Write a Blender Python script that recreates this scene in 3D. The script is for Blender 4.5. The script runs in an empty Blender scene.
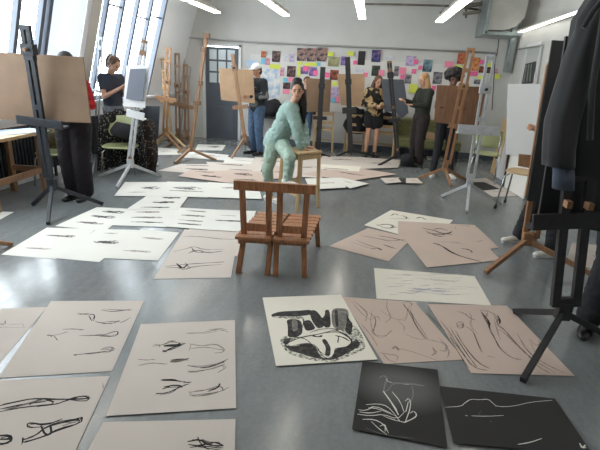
import bpy, bmesh, math, random
from mathutils import Vector, Matrix, noise
from mathutils.geometry import tessellate_polygon
R = math.radians
SC = bpy.context.scene
COL = SC.collection
V = Vector

# ---------------------------------------------------------------- camera
F = 450.0; PITCH = R(18.7); ROLL = R(3.3); YAW = R(7.6); H = 1.6
fwd = V((-math.sin(YAW)*math.cos(PITCH), math.cos(YAW)*math.cos(PITCH), -math.sin(PITCH)))
r0 = V((math.cos(YAW), math.sin(YAW), 0)); u0 = r0.cross(fwd)
cr, sr = math.cos(ROLL), math.sin(ROLL)
cright = r0*cr + u0*sr; cup = u0*cr - r0*sr
CAM = V((0, 0, H))
cd = bpy.data.cameras.new('camera'); cam = bpy.data.objects.new('camera', cd); COL.objects.link(cam)
m3 = Matrix((cright, cup, -fwd)).transposed()
cam.matrix_world = Matrix.Translation(CAM) @ m3.to_4x4()
cd.sensor_width = 36; cd.lens = 36*F/600; cd.clip_start = .05
SC.camera = cam

# ---------------------------------------------------------------- world, light, exposure
w = bpy.data.worlds.new('sky'); SC.world = w; w.use_nodes = True
bg = w.node_tree.nodes['Background']
bg.inputs[0].default_value = (.94, .97, 1, 1); bg.inputs[1].default_value = 13
SC.view_settings.view_transform = 'Standard'; SC.view_settings.look = 'None'
SC.view_settings.exposure = 0.0; SC.view_settings.gamma = 1; SC.view_settings.use_curve_mapping = False
def portal(y0, y1):
    l = bpy.data.lights.new('window_portal', 'AREA'); l.shape = 'RECTANGLE'; l.size = y1-y0; l.size_y = 2.4
    l.cycles.is_portal = True
    o = bpy.data.objects.new('window_portal', l); COL.objects.link(o)
    n = V((math.cos(R(16)), 0, -math.sin(R(16)))); up = V((math.sin(R(16)), 0, math.cos(R(16))))
    x = V((0, 1, 0))
    o.matrix_world = Matrix.Translation(V((-4.22, (y0+y1)/2, 2.1))) @ Matrix((x, up, x.cross(up))).transposed().to_4x4()
    if (o.matrix_world.to_3x3() @ V((0, 0, -1))).dot(n) < 0:
        o.matrix_world = Matrix.Translation(V((-4.22, (y0+y1)/2, 2.1))) @ Matrix((-x, up, (-x).cross(up))).transposed().to_4x4()
portal(2.2, 5.7); portal(6.7, 8.9)

# ---------------------------------------------------------------- geometry on the photograph's rays
def ray(x, y): return fwd*F + cright*(x-300) + cup*(225-y)
def G(x, y, z=0.0):                       # point of a sight line at height z
    d = ray(x, y); return CAM + d*((z-H)/d.z)
def W(x, y, Y):                           # point of a sight line at distance Y into the room
    d = ray(x, y); return CAM + d*(Y/d.y)
def WX(x, y, X):
    d = ray(x, y); return CAM + d*(X/d.x)

# ---------------------------------------------------------------- materials
MATS = {}
def lin(c): return tuple((x/12.92 if x <= .04045 else ((x+.055)/1.055)**2.4) for x in c)
def mat(name, col, rough=.6, metal=0, var=0, scale=8, bump=0, spec=.5, kind=None, col2=None, emit=0, thr=.5, stretch=None, sheen=0, soft=.02):
    if name in MATS: return MATS[name]
    m = bpy.data.materials.new(name); m.use_nodes = True; nt = m.node_tree; b = nt.nodes['Principled BSDF']
    L = nt.links.new; N = nt.nodes.new
    c = lin(col)+(1,)
    b.inputs['Base Color'].default_value = c; b.inputs['Roughness'].default_value = rough
    b.inputs['Metallic'].default_value = metal; b.inputs['Specular IOR Level'].default_value = spec
    if sheen: b.inputs['Sheen Weight'].default_value = sheen
    if emit: b.inputs['Emission Color'].default_value = c; b.inputs['Emission Strength'].default_value = emit
    if var or bump or kind:
        tc = N('ShaderNodeTexCoord'); mp = N('ShaderNodeMapping'); L(tc.outputs['Object'], mp.inputs[0])
        if stretch: mp.inputs['Scale'].default_value = stretch
        n = N('ShaderNodeTexNoise'); n.inputs['Scale'].default_value = scale; n.inputs['Detail'].default_value = 5
        L(mp.outputs[0], n.inputs[0])
        if kind == 'wood':
            mp.inputs['Scale'].default_value = stretch or (10, 10, 1.2)
        if kind == 'patch':
            vr = N('ShaderNodeValToRGB'); vr.color_ramp.elements[0].position = thr-soft; vr.color_ramp.elements[1].position = thr+soft
            vr.color_ramp.elements[0].color = c; vr.color_ramp.elements[1].color = lin(col2)+(1,)
            L(n.outputs[0], vr.inputs[0]); L(vr.outputs[0], b.inputs['Base Color'])
        elif var:
            vr = N('ShaderNodeValToRGB'); vr.color_ramp.elements[0].position = .3; vr.color_ramp.elements[1].position = .7
            a = lin(tuple(max(0, x*(1-var)) for x in col)); d = lin(col2 or tuple(min(1, x*(1+var)) for x in col))
            vr.color_ramp.elements[0].color = a+(1,); vr.color_ramp.elements[1].color = d+(1,)
            L(n.outputs[0], vr.inputs[0]); L(vr.outputs[0], b.inputs['Base Color'])
        if bump:
            bn = N('ShaderNodeBump'); bn.inputs['Strength'].default_value = bump; bn.inputs['Distance'].default_value = .01
            L(n.outputs[0], bn.inputs['Height']); L(bn.outputs[0], b.inputs['Normal'])
    MATS[name] = m; return m

def floor_mat():
    m = bpy.data.materials.new('grey_lino'); m.use_nodes = True; nt = m.node_tree; b = nt.nodes['Principled BSDF']
    L = nt.links.new; N = nt.nodes.new
    tc = N('ShaderNodeTexCoord'); mp = N('ShaderNodeMapping'); L(tc.outputs['Object'], mp.inputs[0])
    mp.inputs['Rotation'].default_value = (0, 0, R(8)); mp.inputs['Scale'].default_value = (3.0, .9, 1)
    n = N('ShaderNodeTexNoise'); n.inputs['Scale'].default_value = 5; n.inputs['Detail'].default_value = 10; n.inputs['Roughness'].default_value = .72
    L(mp.outputs[0], n.inputs[0])
    n2 = N('ShaderNodeTexNoise'); n2.inputs['Scale'].default_value = 45; n2.inputs['Detail'].default_value = 4; L(tc.outputs['Object'], n2.inputs[0])
    mx = N('ShaderNodeMix'); mx.data_type = 'FLOAT'; mx.inputs[0].default_value = .35
    L(n.outputs[0], mx.inputs[2]); L(n2.outputs[0], mx.inputs[3])
    vr = N('ShaderNodeValToRGB'); e = vr.color_ramp.elements; e[0].position = .3; e[1].position = .7
    e[0].color = lin((.425, .44, .445))+(1,); e[1].color = lin((.505, .525, .53))+(1,)
    L(mx.outputs[0], vr.inputs[0]); L(vr.outputs[0], b.inputs['Base Color'])
    rr = N('ShaderNodeMapRange'); rr.inputs[1].default_value = .3; rr.inputs[2].default_value = .7; rr.inputs[3].default_value = .13; rr.inputs[4].default_value = .27
    L(n.outputs[0], rr.inputs[0]); L(rr.outputs[0], b.inputs['Roughness'])
    bn = N('ShaderNodeBump'); bn.inputs['Strength'].default_value = .12; bn.inputs['Distance'].default_value = .004
    L(n2.outputs[0], bn.inputs['Height']); L(bn.outputs[0], b.inputs['Normal'])
    b.inputs['Specular IOR Level'].default_value = .6
    return m
def glass_mat():
    m = bpy.data.materials.new('window_glass'); m.use_nodes = True; nt = m.node_tree; L = nt.links.new; N = nt.nodes.new
    for x in list(nt.nodes): nt.nodes.remove(x)
    o = N('ShaderNodeOutputMaterial'); mx = N('ShaderNodeMixShader'); t = N('ShaderNodeBsdfTransparent'); g = N('ShaderNodeBsdfGlossy')
    g.inputs['Roughness'].default_value = .02; mx.inputs[0].default_value = .05
    t.inputs[0].default_value = (.93, .96, .97, 1)
    L(t.outputs[0], mx.inputs[1]); L(g.outputs[0], mx.inputs[2]); L(mx.outputs[0], o.inputs[0])
    return m
def smudge_mat(name, dark, paper, scale=60, thr=.5):
    return mat(name, dark, rough=.95, kind='patch', col2=paper, scale=scale, thr=thr, soft=.12)

M_WALL = mat('wall_paint', (.80, .80, .79), .85, var=.02, scale=2)
M_WALLR = mat('wall_paint_right', (.77, .77, .755), .85, var=.02, scale=2)
M_CEIL = mat('ceiling_paint', (.86, .86, .85), .9)
M_WHITE = mat('white_gloss', (.86, .87, .88), .4)
M_PANEL = mat('pinboard_white', (.84, .84, .83), .7, var=.015, scale=3)
M_MULL = mat('mullion_grey', (.34, .37, .42), .5)
M_BEIGE = mat('beige_pier', (.72, .70, .67), .8)
M_DOOR = mat('door_grey', (.33, .36, .40), .45, var=.03, scale=4)
M_FLOOR = floor_mat(); M_GLASS = glass_mat()
M_CHAR = mat('black_easel_paint', (.15, .17, .20), .55, var=.15, scale=20)
M_CHARB = mat('warm_black_easel_paint', (.14, .14, .145), .5, var=.15, scale=20)
M_WOOD = mat('easel_wood', (.58, .45, .34), .55, var=.14, kind='wood', scale=6)
M_WOODD = mat('easel_wood_dark', (.48, .37, .28), .5, var=.16, kind='wood', scale=6)
M_WOODO = mat('easel_wood_orange', (.56, .41, .29), .5, var=.12, kind='wood', scale=6)
M_WOODP = mat('pale_pine', (.76, .65, .49), .5, var=.08, kind='wood', scale=5)
M_CHAIRW = mat('varnished_brown_wood', (.60, .41, .28), .4, var=.2, kind='wood', scale=6)
M_BOARD = mat('hardboard_brown', (.48, .385, .30), .75, var=.05, scale=5)
M_BOARDT = mat('hardboard_tan', (.67, .555, .44), .75, var=.05, scale=5)
M_BOARDR = mat('hardboard_reddish', (.47, .34, .25), .7, var=.10, scale=4, stretch=(6, 1, 1))
M_BLKBOARD = mat('black_board', (.155, .16, .165), .55, var=.05, scale=3)
M_BLUEGREY = mat('blue_grey_board', (.29, .31, .34), .8, var=.05, scale=6)
M_WEASEL = mat('white_easel_paint', (.68, .69, .70), .45, var=.06, scale=14)
M_GEASEL = mat('grey_easel_paint', (.60, .62, .64), .5, var=.08, scale=14)
M_METAL = mat('galvanised', (.62, .66, .66), .38, metal=.75, var=.12, scale=7)
M_CHROME = mat('chrome', (.75, .76, .77), .2, metal=1)
M_LIME = mat('lime_plastic', (.66, .68, .50), .4)
M_LIMEF = mat('lime_fabric', (.42, .42, .27), .85, var=.1, scale=20)
M_BLACK = mat('black_cloth', (.11, .11, .13), .9, var=.1, scale=30)
M_TUBE = mat('lamp_tube', (1, .97, .92), .5, emit=11)
M_LAMPB = mat('lamp_body', (.70, .69, .66), .5)
M_PINK = mat('sugar_paper', (.775, .74, .71), .95, var=.015, scale=3)
M_PINK2 = mat('sugar_paper_rosy', (.75, .675, .63), .95, var=.015, scale=3)
M_CREAM = mat('cream_paper', (.87, .85, .80), .9, var=.01, scale=3)
M_WPAP = mat('white_paper', (.84, .835, .81), .9, var=.01, scale=3)
M_BLKP = mat('black_paper', (.16, .155, .155), .85, var=.06, scale=3)
M_INK = mat('charcoal_line', (.13, .12, .12), .95)
M_INKM = mat('charcoal_soft', (.40, .37, .35), .95)
M_INKL = mat('pencil_line', (.60, .56, .54), .95)
M_LILAC = mat('lilac_line', (.62, .59, .66), .95)
M_CHALK = mat('white_chalk', (.84, .83, .80), .95)
M_SKIN = mat('skin', (.78, .60, .50), .6, var=.03, scale=9)
M_SKIN2 = mat('skin_tan', (.66, .47, .37), .6, var=.03, scale=9)
M_SKIN3 = mat('skin_brown', (.42, .29, .22), .6, var=.03, scale=9)
M_HAIRK = mat('black_hair', (.09, .07, .07), .6, var=.2, scale=40, stretch=(6, 6, 1))
M_HAIRB = mat('brown_hair', (.34, .24, .18), .6, var=.25, scale=30, stretch=(6, 6, 1))
M_HAIRG = mat('blonde_hair', (.62, .48, .34), .55, var=.25, scale=30, stretch=(6, 6, 1))
M_HAIRR = mat('auburn_hair', (.36, .20, .14), .6, var=.2, scale=30)
M_EYE = mat('eye_dark', (.10, .07, .06), .3)
M_LIP = mat('lips', (.62, .36, .33), .5)

# ---------------------------------------------------------------- mesh helpers
def wl(p):
    s = V((0, 0, 0))
    while p is not None: s += p.location; p = p.parent
    return s
def obj(name, bm, m, parent=None, smooth=False, keep=False):
    bmesh.ops.recalc_face_normals(bm, faces=bm.faces[:]) if not keep else None
    if parent is None:
        xs = [v.co for v in bm.verts]
        o0 = V(((min(v.x for v in xs)+max(v.x for v in xs))/2, (min(v.y for v in xs)+max(v.y for v in xs))/2, min(v.z for v in xs)))
    else: o0 = wl(parent)
    for v in bm.verts: v.co -= o0
    me = bpy.data.meshes.new(name); bm.to_mesh(me); bm.free()
    for mm in (m if isinstance(m, (list, tuple)) else [m]): me.materials.append(mm)
    if smooth:
        for p in me.polygons: p.use_smooth = True
    o = bpy.data.objects.new(name, me); COL.objects.link(o)
    if parent is None: o.location = o0
    else: o.parent = parent
    return o
def tag(o, label, cat, group=None, kind=None):
    o['label'] = label; o['category'] = cat
    if group: o['group'] = group
    if kind: o['kind'] = kind
    return o
def thing(name, loc, label, cat, group=None):
    o = bpy.data.objects.new(name, None); COL.objects.link(o); o.location = loc; o.empty_display_size = .1
    return tag(o, label, cat, group)
def NB(): return bmesh.new()
def frame_of(d, side=None):
    d = d.normalized()
    s = side.copy() if side is not None else (V((0, 0, 1)) if abs(d.z) < .9 else V((1, 0, 0)))
    s = (s - d*s.dot(d)).normalized(); return d, s, d.cross(s).normalized()
def bar(bm, a, b, wd, th, side=None, mi=0):     # square bar a->b, wd along side, th across
    a = V(a); b = V(b); d, s, t = frame_of(b-a, V(side) if side is not None else None)
    vs = []
    for p in (a, b):
        for i, j in ((-1, -1), (1, -1), (1, 1), (-1, 1)): vs.append(bm.verts.new(p + s*(i*wd/2) + t*(j*th/2)))
    for f in ((0, 1, 2, 3), (4, 5, 6, 7), (0, 1, 5, 4), (1, 2, 6, 5), (2, 3, 7, 6), (3, 0, 4, 7)):
        bm.faces.new([vs[k] for k in f]).material_index = mi
    return bm
def box(bm, c, s, rz=0, mi=0):
    c = V(c); x = V((math.cos(rz), math.sin(rz), 0))
    return bar(bm, c-V((0, 0, s[2]/2)), c+V((0, 0, s[2]/2)), s[0], s[1], side=x, mi=mi)
def tube(bm, pts, r, seg=8, rs=None, mi=0, smooth=True):
    pts = [V(p) for p in pts]; prev = None; rings = []
    side = None
    for i, p in enumerate(pts):
        d = (pts[min(i+1, len(pts)-1)] - pts[max(i-1, 0)])
        d, s, t = frame_of(d, side); side = s
        rr = rs[i] if rs else r
        rings.append([bm.verts.new(p + s*(math.cos(2*math.pi*k/seg)*rr) + t*(math.sin(2*math.pi*k/seg)*rr)) for k in range(seg)])
    for a, b in zip(rings, rings[1:]):
        for k in range(seg):
            f = bm.faces.new((a[k], a[(k+1) % seg], b[(k+1) % seg], b[k])); f.smooth = smooth; f.material_index = mi
    bm.faces.new(rings[0]).material_index = mi; bm.faces.new(rings[-1]).material_index = mi
    return bm
def plate(bm, pts, th, n=None, mi=0):           # polygon with thickness
    pts = [V(p) for p in pts]
    if n is None: n = (pts[1]-pts[0]).cross(pts[2]-pts[0]).normalized()
    n = V(n); a = [bm.verts.new(p) for p in pts]; b = [bm.verts.new(p+n*th) for p in pts]
    bm.faces.new(a).material_index = mi; bm.faces.new(b).material_index = mi
    for k in range(len(a)):
        j = (k+1) % len(a); bm.faces.new((a[k], a[j], b[j], b[k])).material_index = mi
    return bm
def bev(o, wd=.004, seg=2):
    m = o.modifiers.new('bevel', 'BEVEL'); m.width = wd; m.segments = seg; m.limit_method = 'ANGLE'; return o

# ---------------------------------------------------------------- room
YB = 10.4; XR = 2.85; ZC = 3.3; TAN = math.tan(R(16))
def XL(z): return -4.45 + TAN*(z-1)
def struct(name, bm, m, parent=None):
    o = obj(name, bm, m, parent)
    if parent is None: o['kind'] = 'structure'
    return o
struct('floor', box(NB(), (-.9, 3.2, -.05), (9.0, 14.8, .1)), M_FLOOR)
struct('ceiling', box(NB(), (-.8, 3.2, ZC+.05), (8.0, 14.8, .1)), M_CEIL)
b = NB(); 
box(b, ((-4.75-3.78)/2, YB+.1, ZC/2), (.97, .2, ZC)); box(b, ((-2.96+3.05)/2, YB+.1, ZC/2), (6.01, .2, ZC)); box(b, (-3.37, YB+.1, (2.1+ZC)/2), (.82, .2, ZC-2.1))
struct('wall_back', b, M_WALL)
struct('wall_right', box(NB(), (XR+.1, 3.2, ZC/2), (.2, 14.8, ZC)), M_WALLR)
struct('wall_front', box(NB(), (-.9, -4.1, ZC/2), (8.0, .2, ZC)), M_WALL)
b = NB()
box(b, (-4.55, 3.2, .48), (.2, 14.4, .96))
# solid stretches of the sloping wall: the pier between the windows and the far end
for y0, y1 in ((6.43, 6.70), (8.86, 10.4), (-4, 2.16)):
    plate(b, [(XL(.96), y0, .96), (XL(.96), y1, .96), (XL(ZC), y1, ZC), (XL(ZC), y0, ZC)], .15, n=(-1, 0, 0))
struct('wall_left', b, mat('wall_left_paint', (.96, .97, .98), .8, var=.01, scale=2))
b = NB(); plate(b, [(XL(1.0)+.012, 5.74, 1.0), (XL(1.0)+.012, 6.42, 1.0), (XL(ZC)+.012, 6.42, ZC-.01), (XL(ZC)+.012, 5.74, ZC-.01)], .006, n=(1, 0, 0))  # translucent panel added in place of the pier wall so it looks brightly lit
mb = mat('lit_pier_surface', (.88, .90, .93), .8); nt_ = mb.node_tree
tl_ = nt_.nodes.new('ShaderNodeBsdfTranslucent'); tl_.inputs[0].default_value = (.85, .92, 1, 1); mxx = nt_.nodes.new('ShaderNodeMixShader'); mxx.inputs[0].default_value = .24
nt_.links.new(nt_.nodes['Principled BSDF'].outputs[0], mxx.inputs[1]); nt_.links.new(tl_.outputs[0], mxx.inputs[2]); nt_.links.new(mxx.outputs[0], nt_.nodes['Material Output'].inputs[0])
tag(obj('added_pier_panel', b, mb), 'pale translucent panel added to make the pier look lit beside the beige post', 'pier panel')
struct('trim_1', box(NB(), (-4.42, 3.2, .98), (.24, 14.4, .04)), M_WHITE)          # sill
b = NB(); plate(b, [(XL(.98)-.02, 6.43, .98), (XL(ZC)-.02, 6.43, ZC), (XL(ZC)+.10, 6.43, ZC), (XL(.98)+.10, 6.43, .98)], .24, n=(0, 1, 0))
struct('trim_2', b, M_BEIGE)                                                        # beige post beside the pier
b = NB(); bar(b, W(190, 5, YB-.06), W(178, 62, YB-.06), .05, .05); bar(b, W(178, 62, YB-.06), (W(178, 62, YB-.06).x-.1, YB-.06, 1.0), .05, .05)
struct('trim_3', b, M_GEASEL)
struct('baseboard_back', box(NB(), ((-2.9+XR)/2, YB-.012, .06), (XR+2.9, .024, .12)), M_DOOR)
struct('baseboard_right', box(NB(), (XR-.012, 3.2, .06), (.024, 14.3, .12)), M_DOOR)
def window(n, ys, y0, y1, cross):
    b = NB()
    def P(y, z, off=0): return V((XL(z)+off, y, z))
    for y in ys: bar(b, P(y, 1.0), P(y, ZC), .06, .07, side=(0, 1, 0))
    for y in (y0, y1): bar(b, P(y, 1.0), P(y, ZC), .06, .09, side=(0, 1, 0))
    for z in (1.03, 3.25): bar(b, P(y0, z), P(y1, z), .06, .07)
    for z, a, c in cross: bar(b, P(a, z), P(c, z), .025, .03)
    o = struct('window_%d' % n, b, M_MULL)
    g = NB(); plate(g, [P(y0, 1.03, -.02), P(y1, 1.03, -.02), P(y1, 3.25, -.02), P(y0, 3.25, -.02)], .006, n=(-1, 0, 0))
    obj('pane', g, M_GLASS, o)
window(1, (2.64, 3.06, 3.48, 3.9, 4.32, 4.74, 5.16, 5.57), 2.2, 5.68, ())
window(2, (6.93, 7.37, 7.82, 8.29), 6.71, 8.8, ((2.42, 6.93, 7.37), (2.42, 8.29, 8.8), (2.35, 7.82, 8.29)))
# door in the back wall
b = NB(); box(b, (-3.37, YB+.03, 1.02), (.80, .05, 2.04))
door = struct("door_1", b, M_DOOR)
b = NB()
for x in (-3.79, -2.95): box(b, (x, YB-.01, 1.05), (.06, .06, 2.1))
box(b, (-3.37, YB-.01, 2.08), (.90, .06, .05)); obj('door_frame', b, M_WHITE, door)
b = NB()
for i in range(3):
    for j in range(3):
        box(b, (-3.37-.21+i*.21, YB-.0, 1.88-j*.25), (.17, .008, .21))
obj('door_glazing', b, mat('door_panes', (.80, .85, .87), .15), door)
b = NB(); box(b, (-3.37, YB-.0, .45), (.56, .012, .6)); bev(obj('door_panel', b, M_DOOR, door), .01)
b = NB(); tube(b, [(-3.06, YB+.01, 1.0), (-3.06, YB-.05, 1.0), (-3.14, YB-.055, 1.0)], .01); obj('door_handle', b, M_CHROME, door)
# pipe on the back wall
b = NB(); tube(b, [W(184, 100, YB-.05), (W(184, 39, YB-.05)), W(189, 37.5, YB-.05), W(260, 42.5, YB-.05), W(498, 53, YB-.05)], .018)
struct('trim_4', b, mat('pipe_paint', (.66, .66, .66), .5))
# pin board
pb = tag(obj('pinboard', box(NB(), ((-3.0+2.42)/2+.12, YB-.012, 1.37), (5.1, .02, 1.12)), M_PANEL), 'long white pinboard covered in pictures and sticky notes along back wall', 'pinboard')
# right wall: glazed frame with louvre, surface pipe
b = NB(); y0, y1 = 9.62, 8.86
for y in (y0, y1): box(b, (XR-.015, y, 1.9), (.03, .05, .85))
for z in (1.5, 2.3): box(b, (XR-.015, (y0+y1)/2, z), (.03, y0-y1, .05))
w3 = struct('window_3', b, M_WHITE)
obj('window_panel', box(NB(), (XR-.004, (y0+y1)/2, 1.9), (.008, y0-y1, .8)), mat('frosted_panel', (.72, .73, .72), .4), w3)
b = NB()
q = [WX(526.5, 64, XR-.02), WX(536, 61.5, XR-.02), WX(534, 83, XR-.02), WX(523, 84, XR-.02)]
plate(b, q, .02, n=(-1, 0, 0)); lv = obj('louvre', b, mat('louvre_dark', (.26, .26, .26), .5), w3)
b = NB()
for k in range(3):
    t = .22+k*.27; bar(b, q[0].lerp(q[1], t)+V((-.03, 0, -.03)), q[3].lerp(q[2], t)+V((-.03, 0, .03)), .05, .008, side=(0, 1, 0))
obj('louvre_blade', b, M_METAL, w3)
b = NB(); tube(b, [WX(519, 49, XR-.03), WX(543, 45, XR-.03), WX(536, 90, XR-.03)], .013); struct('trim_5', b, mat('pipe_paint2', (.60, .60, .59), .5))

# ---------------------------------------------------------------- ceiling lamps, duct, pipes
def ceiling_light(x, y0, y1, label, z=2.62, grp='suspended strip lights'):
    t = thing('strip_light', (x, (y0+y1)/2, z-.05), label, 'light', grp)
    b = NB(); box(b, (x, (y0+y1)/2, z+.045), (.11, y1-y0, .07)); bev(obj('lamp_housing', b, M_LAMPB, t), .01)
    b = NB(); box(b, (x, (y0+y1)/2, z), (.13, y1-y0-.06, .02)); obj('diffuser', b, M_TUBE, t)
    for s in (.2, .8):
        b = NB(); tube(b, [(x, y0+(y1-y0)*s, z+.08), (x, y0+(y1-y0)*s, ZC)], .005, 6); obj('hanger', b, M_LAMPB, t)
for i, x in enumerate((-3.12, -1.75, -.29, 1.12)):
    who = ('leftmost row by the windows', 'second row from left', 'third row from left', 'row nearest the metal duct')[i]
    ceiling_light(x, 8.0, 9.35, 'long white ceiling strip light, far one, '+who)
    ceiling_light(x, 6.55, 7.9, 'long white ceiling strip light, nearer one, '+who)
for x, who in ((-3.0, 'left row'), (-.6, 'middle row'), (1.6, 'right row')):  # unseen strip lights, added to brighten the foreground from above
    for y0 in (.6, 3.4): ceiling_light(x, y0, y0+1.4, 'unseen strip light added to fill the near floor drawings, %s, %s pair' % (who, 'nearer' if y0 < 1 else 'farther'), grp='unseen strip lights added as near floor fill')
# single tube on the right wall
t = thing('wall_tube_light', (XR-.1, 8.8, 2.55), 'thin bright fluorescent tube running along the right wall above the whiteboard', 'light')
b = NB(); tube(b, [(XR-.13, 7.3, 2.6), (XR-.13, 10.25, 2.55)], .02); obj('tube', b, mat('tube_glow', (1, .99, .96), .5, emit=6), t)
b = NB(); box(b, (XR-.075, 8.78, 2.61), (.05, 3.0, .05)); obj('batten', b, M_LAMPB, t)
# duct: big curved bend with a flange + drop
t = thing('ventilation_duct', (2.3, 9.7, 2.36), 'large galvanised metal ventilation duct hanging from the ceiling at right', 'duct')
b = NB(); x0, x1, ya, yb_ = 1.98, 2.58, 9.35, 10.1
prof = [(x0, 2.52), (x0+.02, ZC), (x1+.05, ZC), (x1+.02, 2.75), (x1-.10, 2.60), (x1-.3, 2.53)]
vs = [[b.verts.new((x, y, z)) for x, z in prof] for y in (ya, yb_)]
b.faces.new(vs[0]); b.faces.new(vs[1])
for k in range(len(prof)):
    j = (k+1) % len(prof); b.faces.new((vs[0][k], vs[0][j], vs[1][j], vs[1][k]))
obj('duct_body', b, mat('duct_sheet', (.74, .74, .72), .4, metal=.35, var=.05, scale=3), t)
b = NB(); box(b, ((x0+x1)/2, ya+.35, 2.47), (x1-x0+.06, .80, .06)); box(b, (x0-.01, ya+.35, 2.85), (.06, .80, .8)); bev(obj('duct_flange', b, M_METAL, t), .006)
b = NB(); box(b, (2.72, 10.3, 2.28), (.11, .12, .9)); bev(obj('duct_drop', b, M_METAL, t), .006)
b = NB(); tube(b, [W(365, 4, 10.2), W(400, 4.5, 10.2), W(452, 6, 10.2), W(480, 10, 10.1)], .02); tube(b, [W(440, 14, 10.1), W(455, 8, 10.1), W(485, 3, 9.9)], .04)
tube(b, [W(463, 14, 9.9), W(478, 12, 9.9), W(489, 7, 9.9)], .03); tube(b, [W(466, 8, 9.9), W(466, 18, 9.9)], .02)
tag(obj('ceiling_pipes', b, mat('pipe_dark', (.42, .40, .36), .6, var=.2, scale=10)), 'dark run of pipes and conduit under ceiling left of the metal duct', 'pipe')
b = NB(); tube(b, [W(499, 38, YB-.05), W(498, 48, YB-.04), W(495, 62, YB-.04), W(492, 110, YB-.04)], .008, 6)
tag(obj('hanging_cable', b, M_BLACK), 'thin dark cable hanging down the back wall below the metal duct', 'cable')

# ---------------------------------------------------------------- wall pictures and sticky notes
PH = {}
def photo_mat(key, c1, c2, c3=None, sc=9):
    m = bpy.data.materials.new('print_'+key); m.use_nodes = True; nt = m.node_tree; b = nt.nodes['Principled BSDF']
    tc = nt.nodes.new('ShaderNodeTexCoord'); n = nt.nodes.new('ShaderNodeTexNoise'); n.inputs['Scale'].default_value = sc; n.inputs['Detail'].default_value = 3
    vr = nt.nodes.new('ShaderNodeValToRGB'); e = vr.color_ramp.elements; e[0].position = .42; e[1].position = .56
    e[0].color = lin(c1)+(1,); e[1].color = lin(c2)+(1,)
    if c3: x = e.new(.66); x.color = lin(c3)+(1,)
    nt.links.new(tc.outputs['Object'], n.inputs[0]); nt.links.new(n.outputs[0], vr.inputs[0]); nt.links.new(vr.outputs[0], b.inputs['Base Color'])
    b.inputs['Roughness'].default_value = .5
    return m
PM = dict(
 dark=photo_mat('dark', (.13, .11, .13), (.40, .28, .28), (.6, .5, .45), 14), port=photo_mat('portrait', (.18, .15, .18), (.66, .54, .50), (.45, .22, .22), 11),
 red=photo_mat('red', (.62, .22, .18), (.82, .50, .32), (.35, .12, .12), 16), blue=photo_mat('blue', (.14, .13, .30), (.30, .30, .55), (.75, .45, .4), 13),
 lilac=photo_mat('lilac', (.62, .55, .72), (.80, .74, .84), (.55, .45, .6), 14), olive=photo_mat('olive', (.50, .50, .36), (.66, .65, .48), (.55, .55, .5), 8),
 grey=photo_mat('grey', (.28, .28, .31), (.58, .56, .58), (.42, .34, .36), 12), teal=photo_mat('teal', (.18, .26, .32), (.50, .62, .66), (.32, .42, .46), 4),
 green=photo_mat('green', (.10, .16, .13), (.25, .30, .22), (.5, .4, .3), 10), orange=photo_mat('orange', (.72, .36, .20), (.86, .62, .38), (.5, .2, .15), 13),
 violet=photo_mat('violet', (.36, .28, .55), (.58, .48, .72), (.8, .5, .6), 12), pale=photo_mat('pale', (.74, .76, .82), (.84, .84, .84), (.7, .72, .8), 16),
 rose=photo_mat('rose', (.72, .45, .55), (.84, .66, .74), (.5, .4, .6), 14), black=photo_mat('black', (.11, .11, .13), (.15, .15, .18), None, 6),
 chart=photo_mat('chart', (.66, .74, .84), (.86, .87, .87), (.88, .88, .88), 7), brown=photo_mat('brown', (.25, .12, .10), (.62, .30, .20), (.2, .12, .12), 11),
 pink=mat('note_pink', (.93, .42, .62), .7), pinkl=mat('note_light_pink', (.94, .55, .66), .7), yel=mat('note_yellow', (.84, .88, .36), .7), cyan=mat('note_cyan', (.45, .76, .86), .7), skyb=mat('note_skyblue', (.70, .80, .90), .7))
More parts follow.
